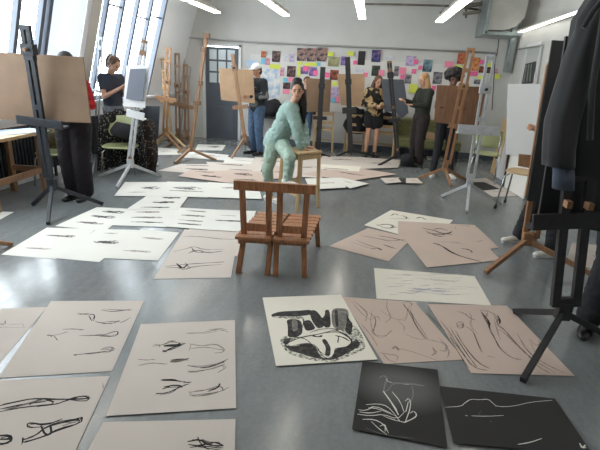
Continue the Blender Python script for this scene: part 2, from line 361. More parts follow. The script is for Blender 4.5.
ITEMS = [
 (246,60,257,66,'skyb','pale blue sheet at far left of the pinboard above the white cap'),
 (261,51,266,57.5,'red','tiny red and pink picture, topmost of the left cluster'),
 (261,58.2,265,64,'cyan','small cyan square note under the tiny red picture'),
 (265.4,58,270,65,'rose','small reddish blue portrait print right of the cyan note'),
 (272,51,280,62,'dark','dark upright photo left of the lilac print on the pinboard'),
 (284,54,288.5,61.5,'pale','faint pale sketch sheet left of the lilac print'),
 (289.5,54,294.3,62,'lilac','lilac print between the pale sketch and the big portraits'),
 (297,48,306.2,61,'port','large portrait photo, left one of the top row of three'),
 (307,48,316.4,61.5,'port','large portrait photo, middle one of the top row of three'),
 (317.2,47.4,327,61.5,'port','large portrait photo, right one of the top row of three'),
 (327.8,52,333.4,56.3,'yel','yellow green note above the olive picture'),
 (328,57,339.5,66.5,'olive','wide olive coloured picture right of the three portraits'),
 (270,64.3,280.5,68.8,'yel','long yellow green strip of notes under the dark upright photo'),
 (287,66,295.6,77,'dark','dark photo directly above the young woman in mint'),
 (280,67.5,284.2,76,'rose','narrow pink portrait left of the dark photo above the mint woman'),
 (297.5,61.8,302.5,65,'yel','small yellow note under the left portrait of three'),
 (304.5,62.6,316.8,66,'yel','row of yellow notes below the middle portrait of three'),
 (297.4,66,300.4,76.5,'yel','tall narrow yellow note left of the violet print'),
 (300.8,67,308.2,74,'violet','violet print beneath the yellow notes'),
 (303,66,308.6,71,'pink','pink note stuck over the violet print'),
 (309.2,67.2,316.6,76,'violet','blue violet print right of the pink note, below portraits'),
 (313.2,70.5,317.6,75.2,'pink','pink note on the right edge of the blue violet print'),
 (317.3,62,320.5,66,'cyan','small cyan note under the right portrait of three'),
 (283,82.5,290.2,89,'dark','dark portrait print between cyan and pink notes left of the mint woman'),
 (283.4,78.2,288,82.2,'cyan','cyan note above the dark portrait print left of the mint woman'),
 (288.3,77.3,293.3,81.6,'pinkl','light pink note left of the hair bun of the mint woman'),
 (282.8,89.3,289.2,93.8,'pinkl','light pink note under the dark portrait print'),
 (262,69,280,98,'chart','large white chart sheet with pale blue scribbles right of the capped man'),
 (330,70,338.5,80,'brown','dark red brown photo left of the tan board on the black easel'),
 (324.8,72.4,329,77.6,'pink','pink note left of the dark red brown photo'),
 (332.4,81.2,337,86,'yel','yellow note under the dark red brown photo'),
 (330.6,87,339.6,103,'lilac','tall pale lilac sheet under the yellow note between two easels'),
 (331.3,98,335.5,102.6,'cyan','small cyan note at the foot of the tall lilac sheet'),
 (335.8,96.6,339.3,102.4,'pinkl','small pink note at the foot of the tall lilac sheet'),
 (340.8,56.4,346,65.4,'violet','dark violet picture half behind a black easel mast'),
 (347.3,51.4,353.6,55.6,'yel','yellow note directly above the black easel mast'),
 (353.2,60.3,356.8,64.6,'pink','pink note between a black mast and the tall black print'),
 (358,51,365,65,'black','tall plain black print on the upper pinboard'),
 (371.6,50,380.6,62,'blue','dark blue poster above the tan and black sweater'),
 (371.6,65.5,380,76,'green','dark green photo under the dark blue poster'),
 (355.4,68.4,364,72.4,'pale','small pale strip picture below the tall black print'),
 (363.2,72.6,367.6,76.9,'pink','pink note at upper right corner of the tan board'),
 (385,56,394.2,59.8,'pale','pale strip of text left of the lilac pictures, above the grey board'),
 (378.6,70,384.2,76,'pinkl','light pink note right of the dark green photo'),
 (394,66,398.8,76,'grey','narrow grey photo just right of the grey board easel mast'),
 (399.2,67.4,406.2,74.4,'pinkl','larger light pink note above the grey board'),
 (400.2,75,404.6,79,'pink','bright pink note touching the top of the grey board'),
 (406,56,415.6,66,'lilac','lilac picture above the blonde woman'),
 (413.6,59.6,418.2,64.2,'pink','pink note on the right edge of the lilac picture above the blonde woman'),
 (411.6,69,416.2,73.6,'pink','pink note below the lilac picture, left of blonde hair'),
 (418.4,65.6,422.2,69.4,'pink','small pink note left of the teal seascape picture'),
 (423,59.6,432.2,72,'teal','teal grey gradient picture above the blonde woman'),
 (405,74.6,411.4,83.6,'grey','grey brown photo between grey board and blonde woman'),
 (409,84,417.2,93,'yel','cluster of yellow notes in front of the blonde woman'),
 (433,72,442.2,84,'grey','grey photo right of the blonde woman'),
 (431.6,85.6,435.8,90.4,'pink','pink note below the grey photo right of the blonde woman'),
 (444.6,61.4,453,67.4,'pinkl','rounded pink note above the curly black hair'),
 (457.5,52.6,466,64,'red','red illustrated poster above curly hair, left of wooden mast'),
 (454,65,462,69,'yel','yellow strip note under the red illustrated poster'),
 (472.6,57.4,479.2,71,'orange','orange poster right of the wooden easel mast'),
 (479.6,60,484,64.2,'pink','pink note right of the orange poster'),
 (470,71.4,477.4,76,'pink','wide pink note under the orange poster'),
 (479,66.4,484.6,72.8,'brown','small dark red photo under the pink note near white easel'),
 (487.4,63.2,491.8,66.8,'yel','yellow note left of the right end of the pinboard'),
 (486.8,67.2,491,73.2,'dark','small dark photo below the yellow note at the white easel mast'),
 (478,75.6,482.6,79.2,'yel','yellow note under the small dark red photo'),
 (474,79.6,480.2,84,'grey','small grey picture just above the reddish drawing board'),
 (494.2,68.8,497.8,73.4,'rose','little rose brown note at the right end of the pinboard'),
 (494.8,74,500,79,'yel','yellow note at the right end of the pinboard'),
 (489,54,494.4,59,'pale','pale small print high at the right end of the pinboard'),
]
rnd = random.Random(4)
for i, (xa, ya, xb, yb, k, lab) in enumerate(ITEMS):
    note = k in ('pink', 'pinkl', 'yel', 'cyan')
    Y = YB-.028-(.006 if note else 0)-(i % 3)*.0015
    p0 = W(xa, ya, Y); p1 = W(xb, yb, Y); cx = (p0.x+p1.x)/2; cz = (p0.z+p1.z)/2; 
    pt = W((xa+xb)/2, ya, Y); pl = W(xa, (ya+yb)/2, Y); pr = W(xb, (ya+yb)/2, Y); pbt = W((xa+xb)/2, yb, Y)
    hw = (pr-pl).length/2; hh = (pt.z-pbt.z)/2
    a = rnd.uniform(-.04, .04)*(2 if note else .6)
    u = V((math.cos(a), 0, math.sin(a))); vv = V((-math.sin(a), 0, math.cos(a))); c = V((cx, Y, cz))
    b = NB(); plate(b, [c-u*hw-vv*hh, c+u*hw-vv*hh, c+u*hw+vv*hh, c-u*hw+vv*hh], .004, n=(0, 1, 0))
    if note:      # the lower edge of a note curls away from the wall a little
        for v in b.verts:
            if v.co.z < cz: v.co.y -= .006
    o = obj('sticky_note' if note else 'picture', b, PM[k])
    tag(o, lab, 'sticky note' if note else 'picture', 'sticky notes on the pinboard' if note else 'pictures on the pinboard')

# ---------------------------------------------------------------- drawings on the floor
def ribbon(bm, pts, wd, z, mi, rng):
    pts = [V((p.x, p.y, z)) for p in pts]
    if len(pts) > 2:       # smooth the polyline
        for _ in range(1):
            q = [pts[0]]
            for a, b_ in zip(pts, pts[1:]): q += [a.lerp(b_, .25), a.lerp(b_, .75)]
            q.append(pts[-1]); pts = q
    L_, R_ = [], []; wd *= .8 if wd > .0105 else .58
    n = len(pts)
    for i, p in enumerate(pts):
        d = pts[min(i+1, n-1)]-pts[max(i-1, 0)]
        if d.length < 1e-6: d = V((1, 0, 0))
        d.normalize(); s = V((-d.y, d.x, 0)); t = i/(n-1)
        ww = wd*(.35+.65*math.sin(math.pi*min(1, max(0, .08+.84*t))))*rng.uniform(.75, 1.25)/2
        L_.append(bm.verts.new(p+s*ww)); R_.append(bm.verts.new(p-s*ww))
    for i in range(n-1):
        bm.faces.new((L_[i], L_[i+1], R_[i+1], R_[i])).material_index = mi
def blob(bm, pts, z, mi):
    pts = [V((p.x, p.y, z)) for p in pts]
    for _ in range(2):
        q = []
        for a, b_ in zip(pts, pts[1:]+pts[:1]): q += [a.lerp(b_, .2), a.lerp(b_, .8)]
        pts = q
    vs = [bm.verts.new(p) for p in pts]
    for t in tessellate_polygon([pts]):
        try: bm.faces.new([vs[k] for k in t]).material_index = mi
        except ValueError: pass
PLACED = []
def level(c):
    bb = (min(p.x for p in c), max(p.x for p in c), min(p.y for p in c), max(p.y for p in c))
    lv = 0
    for q, l in PLACED:
        if q[0] < bb[1] and bb[0] < q[1] and q[2] < bb[3] and bb[2] < q[3]: lv = max(lv, l+1)
    PLACED.append((bb, lv)); return lv
def sheet(q, m, label, strokes=(), blobs=(), scr=(), tf=None, seed=0, cat='drawing', group='drawings laid out on the floor', mats=None, twice=1):
    """q: four corners; strokes (points, width m, ink); scr: (u, v, length, height, ink, width) figure scribbles in sheet coordinates"""
    z = .0016+.0016*level([G(x, y, 0) for x, y in q]); rng = random.Random(seed)
    c = [G(x, y, z) for x, y in q]
    b = NB(); top = []
    n = 5
    edge = []
    for i in range(4):
        for k in range(n): edge.append(c[i].lerp(c[(i+1) % 4], k/n))
    plate(b, [V((p.x, p.y, z-.0006)) for p in edge], .0006, n=(0, 0, 1))
    def UV(u, v): return c[0].lerp(c[1], u).lerp(c[3].lerp(c[2], u), v)
    zz = z+.0002
    for bl in blobs:
        blob(b, [G(*tf(*p), zz) for p in bl[0]], zz, bl[1]); zz += .00006
    for st in strokes:
        pts = [G(*tf(*p), zz) for p in st[0]]
        ribbon(b, pts, st[1], zz+rng.uniform(0, .00015), st[2], rng)
        if twice:
            e = min(.012, st[1]*1.1)
            for q in range(twice): ribbon(b, [p.lerp(pts[(i+1) % len(pts)], .25*(i < len(pts)-1))+V((rng.uniform(-e, e), rng.uniform(-e, e), 0)) for i, p in enumerate(pts)], st[1]*.7, zz+rng.uniform(0, .00015), st[2], rng)
    for (u, v, ln, ht, ink, wd) in scr:       # a loose lying or standing figure
        for k in range(7):
            ph = rng.uniform(0, 6.3); pts = []
            u0_ = u-ln/2+rng.uniform(0, ln*.3); u1_ = u+ln/2-rng.uniform(0, ln*.3)
            for j in range(6):
                t = j/5; pts.append(UV(u0_+(u1_-u0_)*t, v+ht*.5*math.sin(ph+t*5)*(.3+.7*t)+rng.uniform(-ht, ht)*.15))
            ribbon(b, pts, wd*rng.uniform(.8, 1.6), zz+k*.00003, ink, rng)
        a0 = UV(u+ln*.42, v); pts = [a0+V((math.cos(t)*.022, math.sin(t)*.018, 0)) for t in (0, 1.2, 2.4, 3.6, 4.8, 6.0)]
        ribbon(b, pts, wd, zz+.0002, ink, rng)
    ms = mats or [m, M_INK, M_INKM, M_INKL]
    o = obj('drawing_sheet', b, ms, keep=True)
    for p in o.data.polygons: pass
    tag(o, label, cat, group)
    return o
def crop(x0, y0, s): return lambda x, y: (x0+x/s, y0+y/s)
K, Mi, Li = 1, 2, 3
# left foreground, five sheets of grey pink paper
sheet([(-45,310),(47,307),(-3,366),(-98,372)], M_PINK, 'pinkish sheet with one faint lying figure at the left edge, nearest the white sheets', tf=crop(0,290,4), seed=1,
  strokes=[([(-30,138),(0,135),(20,142),(22,120)],.008,Mi),([(30,140),(60,138),(90,134),(96,148)],.007,Li),([(0,148),(50,150),(100,150)],.006,Li),([(-60,150),(-20,146),(10,150)],.006,Mi)])
sheet([(51,301),(144,300.5),(112,371),(-2,378)], M_PINK, 'pinkish sheet with five small thin figures, left of the big sheet of eight figures', tf=crop(0,290,4), seed=2,
  strokes=[([(405,80),(440,86),(480,84),(520,78)],.012,Mi),([(410,76),(470,80),(525,82)],.008,Mi),([(308,92),(350,100),(375,95),(380,110),(370,128),(355,105)],.009,K),([(308,97),(340,96),(360,92)],.009,K),
   ([(380,125),(430,138),(480,125)],.010,K),([(400,130),(440,127),(482,124)],.008,K),([(480,132),(505,122),(522,110)],.007,K),([(250,157),(290,156),(338,159)],.009,K),([(188,182),(215,182),(272,168)],.008,Mi),([(188,180),(210,184)],.012,K),([(215,182),(222,190),(230,202)],.007,K),
   ([(315,183),(380,180),(430,187),(470,183),(472,163),(445,170),(400,185)],.010,K),([(350,184),(400,178),(440,185)],.008,Mi),([(298,260),(350,254),(400,248),(455,242)],.010,K),([(400,240),(425,228),(455,228),(450,246),(410,250)],.008,Mi),([(295,259),(306,261)],.02,K),([(405,236),(440,238),(458,232)],.009,Mi)])
sheet([(-25,381),(110,376),(70,462),(-85,468)], M_PINK, 'pinkish sheet with bold dark lying and striding figures in the bottom left corner', tf=crop(0,360,2.4), seed=3,
  strokes=[([(-10,112),(40,100),(80,92),(135,95),(215,92)],.014,K),([(-10,126),(60,112),(130,108),(160,97),(200,85),(215,92),(205,100),(150,93)],.012,K),([(70,108),(100,90),(138,104),(90,112)],.012,K),([(0,118),(60,105),(110,100)],.012,K),([(10,122),(80,100),(100,96)],.014,Mi),
   ([(55,192),(85,182),(110,160),(150,150),(197,137)],.014,K),([(197,137),(195,151),(140,166),(110,182),(58,198)],.014,K),([(65,155),(72,150),(110,157),(150,141)],.012,K),([(98,158),(108,180),(125,178),(122,155)],.012,K),([(65,152),(66,163),(105,160)],.010,K),([(150,150),(190,142)],.022,K),([(55,186),(54,200)],.014,K),([(150,158),(188,146)],.016,Mi),
   ([(-5,182),(22,180),(30,192),(10,202),(-8,200)],.016,K),([(0,190),(24,190)],.02,K),([(246,55),(249,68)],.006,K)])
sheet([(141,324),(235,320),(236,408),(106,416)], M_PINK, 'big pinkish sheet with eight small figures in two columns, left of the brown chairs', tf=crop(100,300,4), seed=4,
  strokes=[([(340,132),(400,131),(435,126),(470,117),(515,128)],.009,Mi),([(345,136),(430,134),(470,124)],.007,Li),([(430,120),(480,112),(505,120)],.008,Mi),
   ([(210,185),(250,180),(285,163),(303,170),(342,174)],.010,K),([(342,174),(290,190),(255,207)],.016,K),([(255,184),(290,180),(325,178)],.026,K),([(270,165),(300,162)],.010,K),([(212,180),(240,176),(238,190)],.006,Mi),([(250,206),(268,207)],.02,K),
   ([(355,175),(400,185),(460,173),(500,195),(492,210),(460,213)],.008,Mi),([(358,195),(400,188),(440,190),(498,203)],.007,Mi),([(355,205),(365,175)],.006,Mi),
   ([(150,238),(185,240),(222,238)],.008,Mi),([(280,247),(310,246),(348,237)],.024,Mi),([(285,240),(320,236),(350,240)],.012,K),([(150,264),(190,250),(270,256)],.008,Mi),
   ([(350,262),(400,270),(460,262),(512,236)],.011,Mi),([(400,272),(440,270),(500,246)],.010,K),([(348,292),(430,280),(500,256)],.009,Mi),([(350,284),(380,290),(400,284)],.010,Mi),([(480,262),(510,268),(470,290)],.007,Mi),
   ([(243,320),(290,320),(325,326)],.018,K),([(325,326),(340,330),(368,328)],.010,K),([(225,375),(270,372),(312,352),(350,336)],.012,K),([(255,348),(300,340),(330,345)],.014,K),([(250,356),(280,346)],.022,K),([(225,374),(245,373)],.014,K),
   ([(358,366),(362,386),(420,381),(490,364),(512,350)],.009,Mi),([(362,368),(420,362),(480,340),(492,360)],.010,Mi),([(430,366),(470,352),(480,336)],.012,K),([(375,380),(440,374),(480,366)],.01,Mi)])
sheet([(103,422),(235.5,419),(234.5,472),(72,480)], M_PINK, 'pinkish sheet at the bottom edge below the sheet of eight figures', tf=crop(0,360,2.4), seed=5,
  strokes=[([(450,196),(480,190),(500,205),(537,206)],.012,K),([(452,203),(480,206),(510,196),(535,204)],.011,K),([(475,184),(480,200),(500,214)],.009,K),([(455,210),(490,206),(530,212)],.010,K),([(483,192),(505,198)],.024,Mi)])
# pink sheets at mid left
sheet([(190,226.5),(246,231),(237,256),(180,250)], M_PINK, 'pinkish sheet mostly under the sheet of dark lying figures, beside the brown chairs', seed=61, scr=[(.55,.2,.5,.08,2,.012)])
sheet([(184.5,229.5),(238.5,232.5),(231,277.5),(153,279)], M_PINK, 'pinkish sheet with three lying figures just left of the brown chairs', tf=crop(60,170,3), seed=6,
  strokes=[([(368,200),(430,199),(470,207),(522,208)],.012,Mi),([(380,194),(430,203),(500,205)],.010,Li),([(338,246),(380,236),(400,228),(430,240),(492,238)],.012,Mi),([(385,250),(410,238),(440,250),(486,243)],.014,K),([(395,232),(402,246),(430,248)],.012,K),([(315,290),(360,284),(420,280),(492,276)],.014,K),([(318,294),(350,292),(375,300),(400,288),(484,284)],.014,Mi),([(350,280),(365,298),(385,282)],.02,K),([(375,278),(390,294)],.014,K)])
# white sheets, left
wp = [
 ([(47,227.5),(96,229),(56,259),(1,254.5)], 'white sheet nearest the dark foreground easel, leftmost of the front white row', [(.5,.3,.6,.07,2,.012),(.45,.75,.5,.05,3,.01)]),
 ([(97,229),(143,230),(99,262),(54,258)], 'white sheet in the middle of the front white row with one dark lying figure', [(.55,.45,.6,.10,1,.013),(.4,.15,.3,.03,3,.01)]),
 ([(141,229),(179,232.5),(158,260.5),(101,258)], 'white sheet at right end of the front white row beside the pinkish sheets', [(.5,.3,.5,.06,3,.012),(.45,.75,.6,.05,3,.012)]),
 ([(97,207),(133,209),(105,231),(55,226)], 'white sheet covered in dense dark scribbled figures near black shoes', [(.6,.2,.6,.12,1,.014),(.55,.45,.6,.12,1,.014),(.5,.75,.6,.10,2,.014)]),
 ([(131,208),(182,208),(166,227),(107,225)], 'white sheet with several small grey figures, second in the middle row', [(.4,.25,.5,.08,2,.013),(.5,.55,.6,.08,2,.013),(.6,.8,.6,.06,1,.011)]),
 ([(180,207.5),(214,209.5),(205.5,229.5),(166,226.5)], 'white sheet with four lying figures one above another, third in the middle row', [(.5,.15,.6,.05,2,.013),(.5,.4,.7,.07,2,.013),(.5,.65,.7,.05,2,.012),(.5,.82,.7,.05,1,.013)]),
 ([(212,209.5),(256,211),(248,232),(203,229.5)], 'white sheet ending the middle row behind the left brown chair', [(.5,.55,.7,.06,1,.013),(.4,.3,.4,.03,3,.01)]),
 ([(148,195),(188,196.5),(178.5,209.5),(126,209.5)], 'white sheet with bold black lying figures linking the two white rows', [(.6,.15,.5,.12,1,.022),(.55,.5,.5,.12,1,.022),(.5,.85,.6,.06,1,.014)]),
 ([(125,182),(168,182),(163,196),(114,196)], 'white sheet touching the white easel foot, left end of the back white row', [(.65,.45,.45,.22,1,.014),(.4,.75,.4,.05,3,.01)]),
 ([(167,181.5),(210,182.5),(208,197.5),(160,195.5)], 'white sheet with a dark crouching figure in the back white row', [(.5,.45,.7,.22,1,.015),(.5,.65,.8,.08,2,.012)]),
 ([(208,182),(258,185),(262,199),(205,197)], 'white sheet at right end of the back white row behind the chair backs', [(.45,.35,.4,.12,2,.012)]),
 ([(152,147.5),(178,148.5),(182,154.5),(147,155)], 'white sheet under the cluster of wooden easels', [(.5,.5,.4,.1,3,.01)]),
 ([(198,144.2),(226,145),(222,150.5),(195,150)], 'small tan white sheet in front of the grey door', [(.6,.4,.5,.25,1,.02)]),
 ([(190,151),(229,155),(226,160.5),(184,157.5)], 'white sheet under the legs of the slim leaning easel', [(.5,.4,.7,.15,2,.015)]),
 ([(226,157),(267,158.5),(263,165),(223,163.5)], 'white sheet at the feet of the capped man', [(.5,.5,.6,.1,3,.012)]),
]
for k, (q, lab, scr) in enumerate(wp): sheet(q, M_WPAP, lab, scr=scr, seed=20+k)
pp = [
 ([(180,164),(224,164),(210,174.5),(158,170.5)], M_PINK, 'pinkish pointed sheet, leftmost in the far row behind the white rows', [(.5,.2,.6,.1,2,.015),(.6,.6,.5,.15,1,.018)]),
 ([(206,161.8),(264,164.5),(259,174),(213,171)], M_PINK, 'pinkish sheet with a dark lying figure behind the mint woman at left', [(.4,.2,.5,.10,1,.02),(.6,.7,.5,.1,2,.015)]),
 ([(190,170),(229,171),(229,183),(178,176)], M_PINK2, 'rosy sheet with one black figure, front of the far row left of the mint woman', [(.6,.6,.5,.15,1,.022),(.4,.2,.5,.1,2,.015)]),
 ([(226,170),(268,172),(266,185),(224,182.5)], M_PINK2, 'rosy sheet directly left of the mint woman', [(.4,.3,.5,.2,1,.018),(.5,.7,.6,.1,2,.015)]),
 ([(255,157),(292,159),(292,167),(250,165)], M_PINK, 'pinkish sheet behind the legs of the mint woman, far one', [(.5,.4,.7,.1,2,.012)]),
 ([(262,166),(300,167),(296,178),(262,179)], M_PINK2, 'rosy sheet between the legs of the mint woman', [(.5,.5,.6,.12,2,.013)]),
 ([(292,160),(326,158),(322,178),(288,176)], M_PINK, 'pinkish sheet seen through the legs of the wooden stool', [(.5,.5,.6,.12,2,.013)]),
 ([(322,156),(362,157),(361,168),(317,166.5)], M_PINK, 'pinkish sheet at the feet of the two black easels, left one', [(.5,.3,.6,.10,2,.013)]),
 ([(359,157),(402,160),(398,167.5),(357,169)], M_PINK, 'pinkish sheet under the shoes of the woman in the patterned sweater', [(.5,.5,.6,.12,2,.013)]),
 ([(345,166),(397,174),(352,180.5),(300,174)], M_PINK2, 'rosy sheet between the cream sheets right of the stool', [(.5,.5,.6,.12,2,.013)]),
 ([(320,164),(361,166.5),(359,171.5),(318,168.5)], M_CREAM, 'narrow cream sheet with a dark line lying on the pinkish ones right of the stool', [(.4,.8,.7,.12,1,.016)]),
 ([(305,178.5),(342,177.5),(346,187.5),(310,189.5)], M_WPAP, 'white sheet beside the front leg of the wooden stool', [(.5,.5,.5,.1,3,.012)]),
 ([(341,177.5),(369,183.5),(350,188.5),(338,181)], M_WPAP, 'pointed white sheet at front tip of the pile right of the stool', [(.4,.5,.4,.1,3,.01)]),
 ([(380,178),(399,177.5),(402,182),(386,183.5)], M_PINK, 'small pinkish sheet, left of the pair below the grey board easel', [(.5,.5,.4,.1,3,.01)]),
 ([(398,178),(408,178),(408,182.5),(402,182.5)], M_BLKP, 'small black scrap between two small pinkish sheets', []),
 ([(406,178),(417,178),(423,183.2),(406,183)], M_PINK, 'small pinkish sheet at the toe of the wooden easel leg', [(.5,.5,.4,.1,3,.01)]),
 ([(426,156),(443,156.5),(444,160),(428,160)], M_CREAM, 'small cream paper near the sofa behind the blonde woman', []),
 ([(466,179),(486,178),(506,189),(476,186)], M_PINK, 'pinkish sheet behind the white easel foot', [(.5,.5,.4,.1,3,.01)]),
 ([(478,188),(506,187),(517,196),(489,197)], M_PINK, 'pinkish sheet right of the white easel foot by the chair casters', [(.5,.5,.4,.1,3,.01)]),
 ([(469,182),(484,182),(500,189),(477,191)], M_BLKP, 'black sheet crossing the pinkish ones by the white easel foot', []),
 ([(572,243),(626,247),(622,276),(566,262)], M_PINK, 'pinkish sheet at right edge behind the black easel uprights', [(.6,.5,.4,.1,3,.01)]),
 ([(-30,210),(14,212),(0,219.5),(-45,218)], M_WPAP, 'white sheet poking in at the left edge under the table side', [(.5,.5,.4,.1,3,.01)]),
]
for k, (q, m, lab, scr) in enumerate(pp): sheet(q, m, lab, scr=scr, seed=60+k, mats=[m, M_INK, M_INKM, M_INKL])
# centre right pile
T = crop(320,180,3.3333)
sheet([(391,210),(453,220),(432,243),(364,225)], M_CREAM, 'cream sheet with brush figures, far one of the pile at centre right', tf=T, seed=90,
  strokes=[([(235,120),(250,110),(262,118)],.014,K),([(270,118),(290,122),(288,130)],.016,K),([(320,128),(335,122),(352,132)],.02,K),([(230,128),(270,130),(300,128)],.012,Mi),([(190,152),(215,146),(250,152),(235,160)],.022,K),([(205,158),(230,162),(255,156)],.016,K),([(185,146),(210,158)],.014,K),([(300,190),(340,194)],.012,K)])
sheet([(398,221),(475,225),(488,246),(398,241)], M_PINK2, 'rosy sheet with a black reclining figure in the centre right pile', tf=T, seed=91,
  strokes=[([(340,160),(380,168),(400,176),(440,182)],.024,K),([(355,176),(400,182),(425,180),(440,172)],.024,K),([(375,165),(400,160),(425,168)],.014,K),([(350,168),(395,190),(415,186)],.016,K),([(450,160),(455,152),(465,160)],.012,Mi),([(470,152),(495,150),(494,162)],.012,Mi),([(430,158),(460,166)],.008,Mi)])
sheet([(368,228),(412,238),(388.5,261.5),(329,246)], M_PINK2, 'rosy pointed sheet with three lying figures, left in the centre right pile', tf=T, seed=92,
  strokes=[([(135,185),(190,195),(230,203),(285,198)],.014,Mi),([(195,186),(240,192),(290,205)],.014,K),([(120,200),(160,218),(200,228)],.012,Mi),([(170,230),(190,226),(205,234)],.018,K),([(210,215),(235,224),(250,228)],.018,K),([(100,205),(150,222),(185,232)],.008,Mi),([(205,198),(240,210)],.010,Mi)])
sheet([(455,226),(477,227),(499,247.5),(470,252)], M_PINK2, 'rosy sheet corner sticking out rightmost from the centre right pile', seed=93)
sheet([(402,236),(482,240.5),(501,260),(427,267.5)], M_PINK2, 'rosy sheet with one long black curve, front of the centre right pile', tf=T, seed=94,
  strokes=[([(375,210),(400,215),(430,238),(470,255),(535,271)],.022,K),([(400,205),(440,208),(480,215)],.008,Mi),([(470,228),(500,232),(508,242)],.018,K),([(440,205),(470,210)],.016,Mi),([(525,205),(545,202)],.014,Mi)])
# cream sheet with faint lines
T = crop(320,180,3.3333)
fs = []
r_ = random.Random(8)
for k in range(26):
    y = 310+r_.uniform(0, 75); x = 215+r_.uniform(0, 230); ln = r_.uniform(30, 110)
    fs.append(([(x, y), (x+ln*.4, y+r_.uniform(-4, 4)), (x+ln, y+r_.uniform(-5, 5))], r_.uniform(.004, .009), 3 if r_.random() < .6 else 2))
for k in range(22):
    x = 280+r_.uniform(0, 110); y = 366+r_.uniform(-7, 9); fs.append(([(x, y), (x+20, y+r_.uniform(-5, 5)), (x+50, y+r_.uniform(-4, 4))], .007, 2))
sheet([(374,268),(474.5,276),(491.5,305.5),(376.5,298.5)], M_CREAM, 'cream sheet of faint grey and lilac lines above the rosy nude drawing', tf=T, seed=95, strokes=fs, mats=[M_CREAM, M_INK, M_LILAC, M_INKL])
T = crop(340,280,4)
sheet([(341,296.5),(415,302),(464.5,359.5),(384,364)], M_PINK2, 'rosy sheet of loose outline nudes between charcoal drawing and black papers', tf=T, seed=96,
  strokes=[([(115,130),(145,150),(140,190),(122,212),(170,236),(207,200)],.006,K),([(125,160),(150,140),(160,165)],.006,Mi),([(250,92),(262,110),(285,130),(300,175),(345,236)],.010,K),([(255,90),(275,84),(292,96),(275,110)],.006,K),([(278,112),(300,160),(330,200),(352,240)],.006,Mi),
   ([(160,120),(205,150),(235,160),(265,165),(272,110)],.006,Mi),([(205,275),(240,272),(330,300),(398,326)],.005,Mi),([(345,236),(400,248),(430,258),(424,290),(400,280)],.007,Mi),([(368,268),(390,293),(365,300)],.007,K),([(55,84),(85,108),(112,130),(102,165)],.006,K),([(45,84),(80,130),(128,165)],.005,Mi),
   ([(155,290),(190,296),(235,300),(226,322)],.006,Mi),([(190,80),(186,110),(196,130),(208,152),(180,170)],.005,Mi),([(85,175),(120,215),(150,262)],.005,Mi),([(208,276),(222,262),(238,282)],.009,K),([(250,210),(300,235),(340,238)],.004,Mi),([(230,160),(260,185),(255,205)],.004,Mi),([(395,230),(440,280),(430,312)],.005,Mi),([(130,118),(120,165),(135,220),(160,225)],.005,Mi),([(170,290),(190,320),(230,330)],.005,Mi)])
T = crop(450,280,4)
sheet([(427.5,304),(507,305.5),(575,376),(471,373)], M_PINK2, 'rosy sheet with tall standing nudes by the black easel foot', tf=T, seed=97,
  strokes=[([(120,122),(165,125),(195,155),(185,175),(215,195),(245,235),(300,288),(350,345),(400,372)],.009,K),([(122,124),(155,180),(160,205),(180,235),(195,270),(240,310),(286,318)],.008,K),([(128,130),(160,170),(155,190)],.014,K),([(185,200),(205,198),(250,245),(320,310),(420,371)],.006,K),([(268,213),(310,290),(380,335),(456,371)],.006,K),
   ([(190,140),(202,165),(196,175)],.012,K),([(175,150),(190,200),(200,240)],.005,Mi),([(318,235),(345,268),(362,250),(352,240)],.006,Mi),([(318,240),(340,290)],.005,Mi),([(28,126),(60,132),(75,150),(100,160)],.008,K),([(26,170),(52,165),(56,190),(32,194),(26,172)],.009,K),([(30,180),(50,180)],.014,Mi),
   ([(22,202),(60,270),(110,330),(156,354)],.008,K),([(-10,212),(50,290),(90,350),(150,361)],.007,K),([(60,185),(90,200),(105,240),(126,290)],.007,K),([(0,188),(30,240),(70,300),(110,350)],.007,K),([(-40,160),(-5,200),(30,260),(60,310)],.007,Mi),([(150,305),(178,309)],.006,K),([(0,230),(40,300),(75,350)],.006,K),([(78,130),(88,150),(76,180),(110,215)],.005,Mi),([(-95,130),(-60,165),(-20,205)],.006,K),([(150,130),(140,150),(152,168)],.009,Mi)])
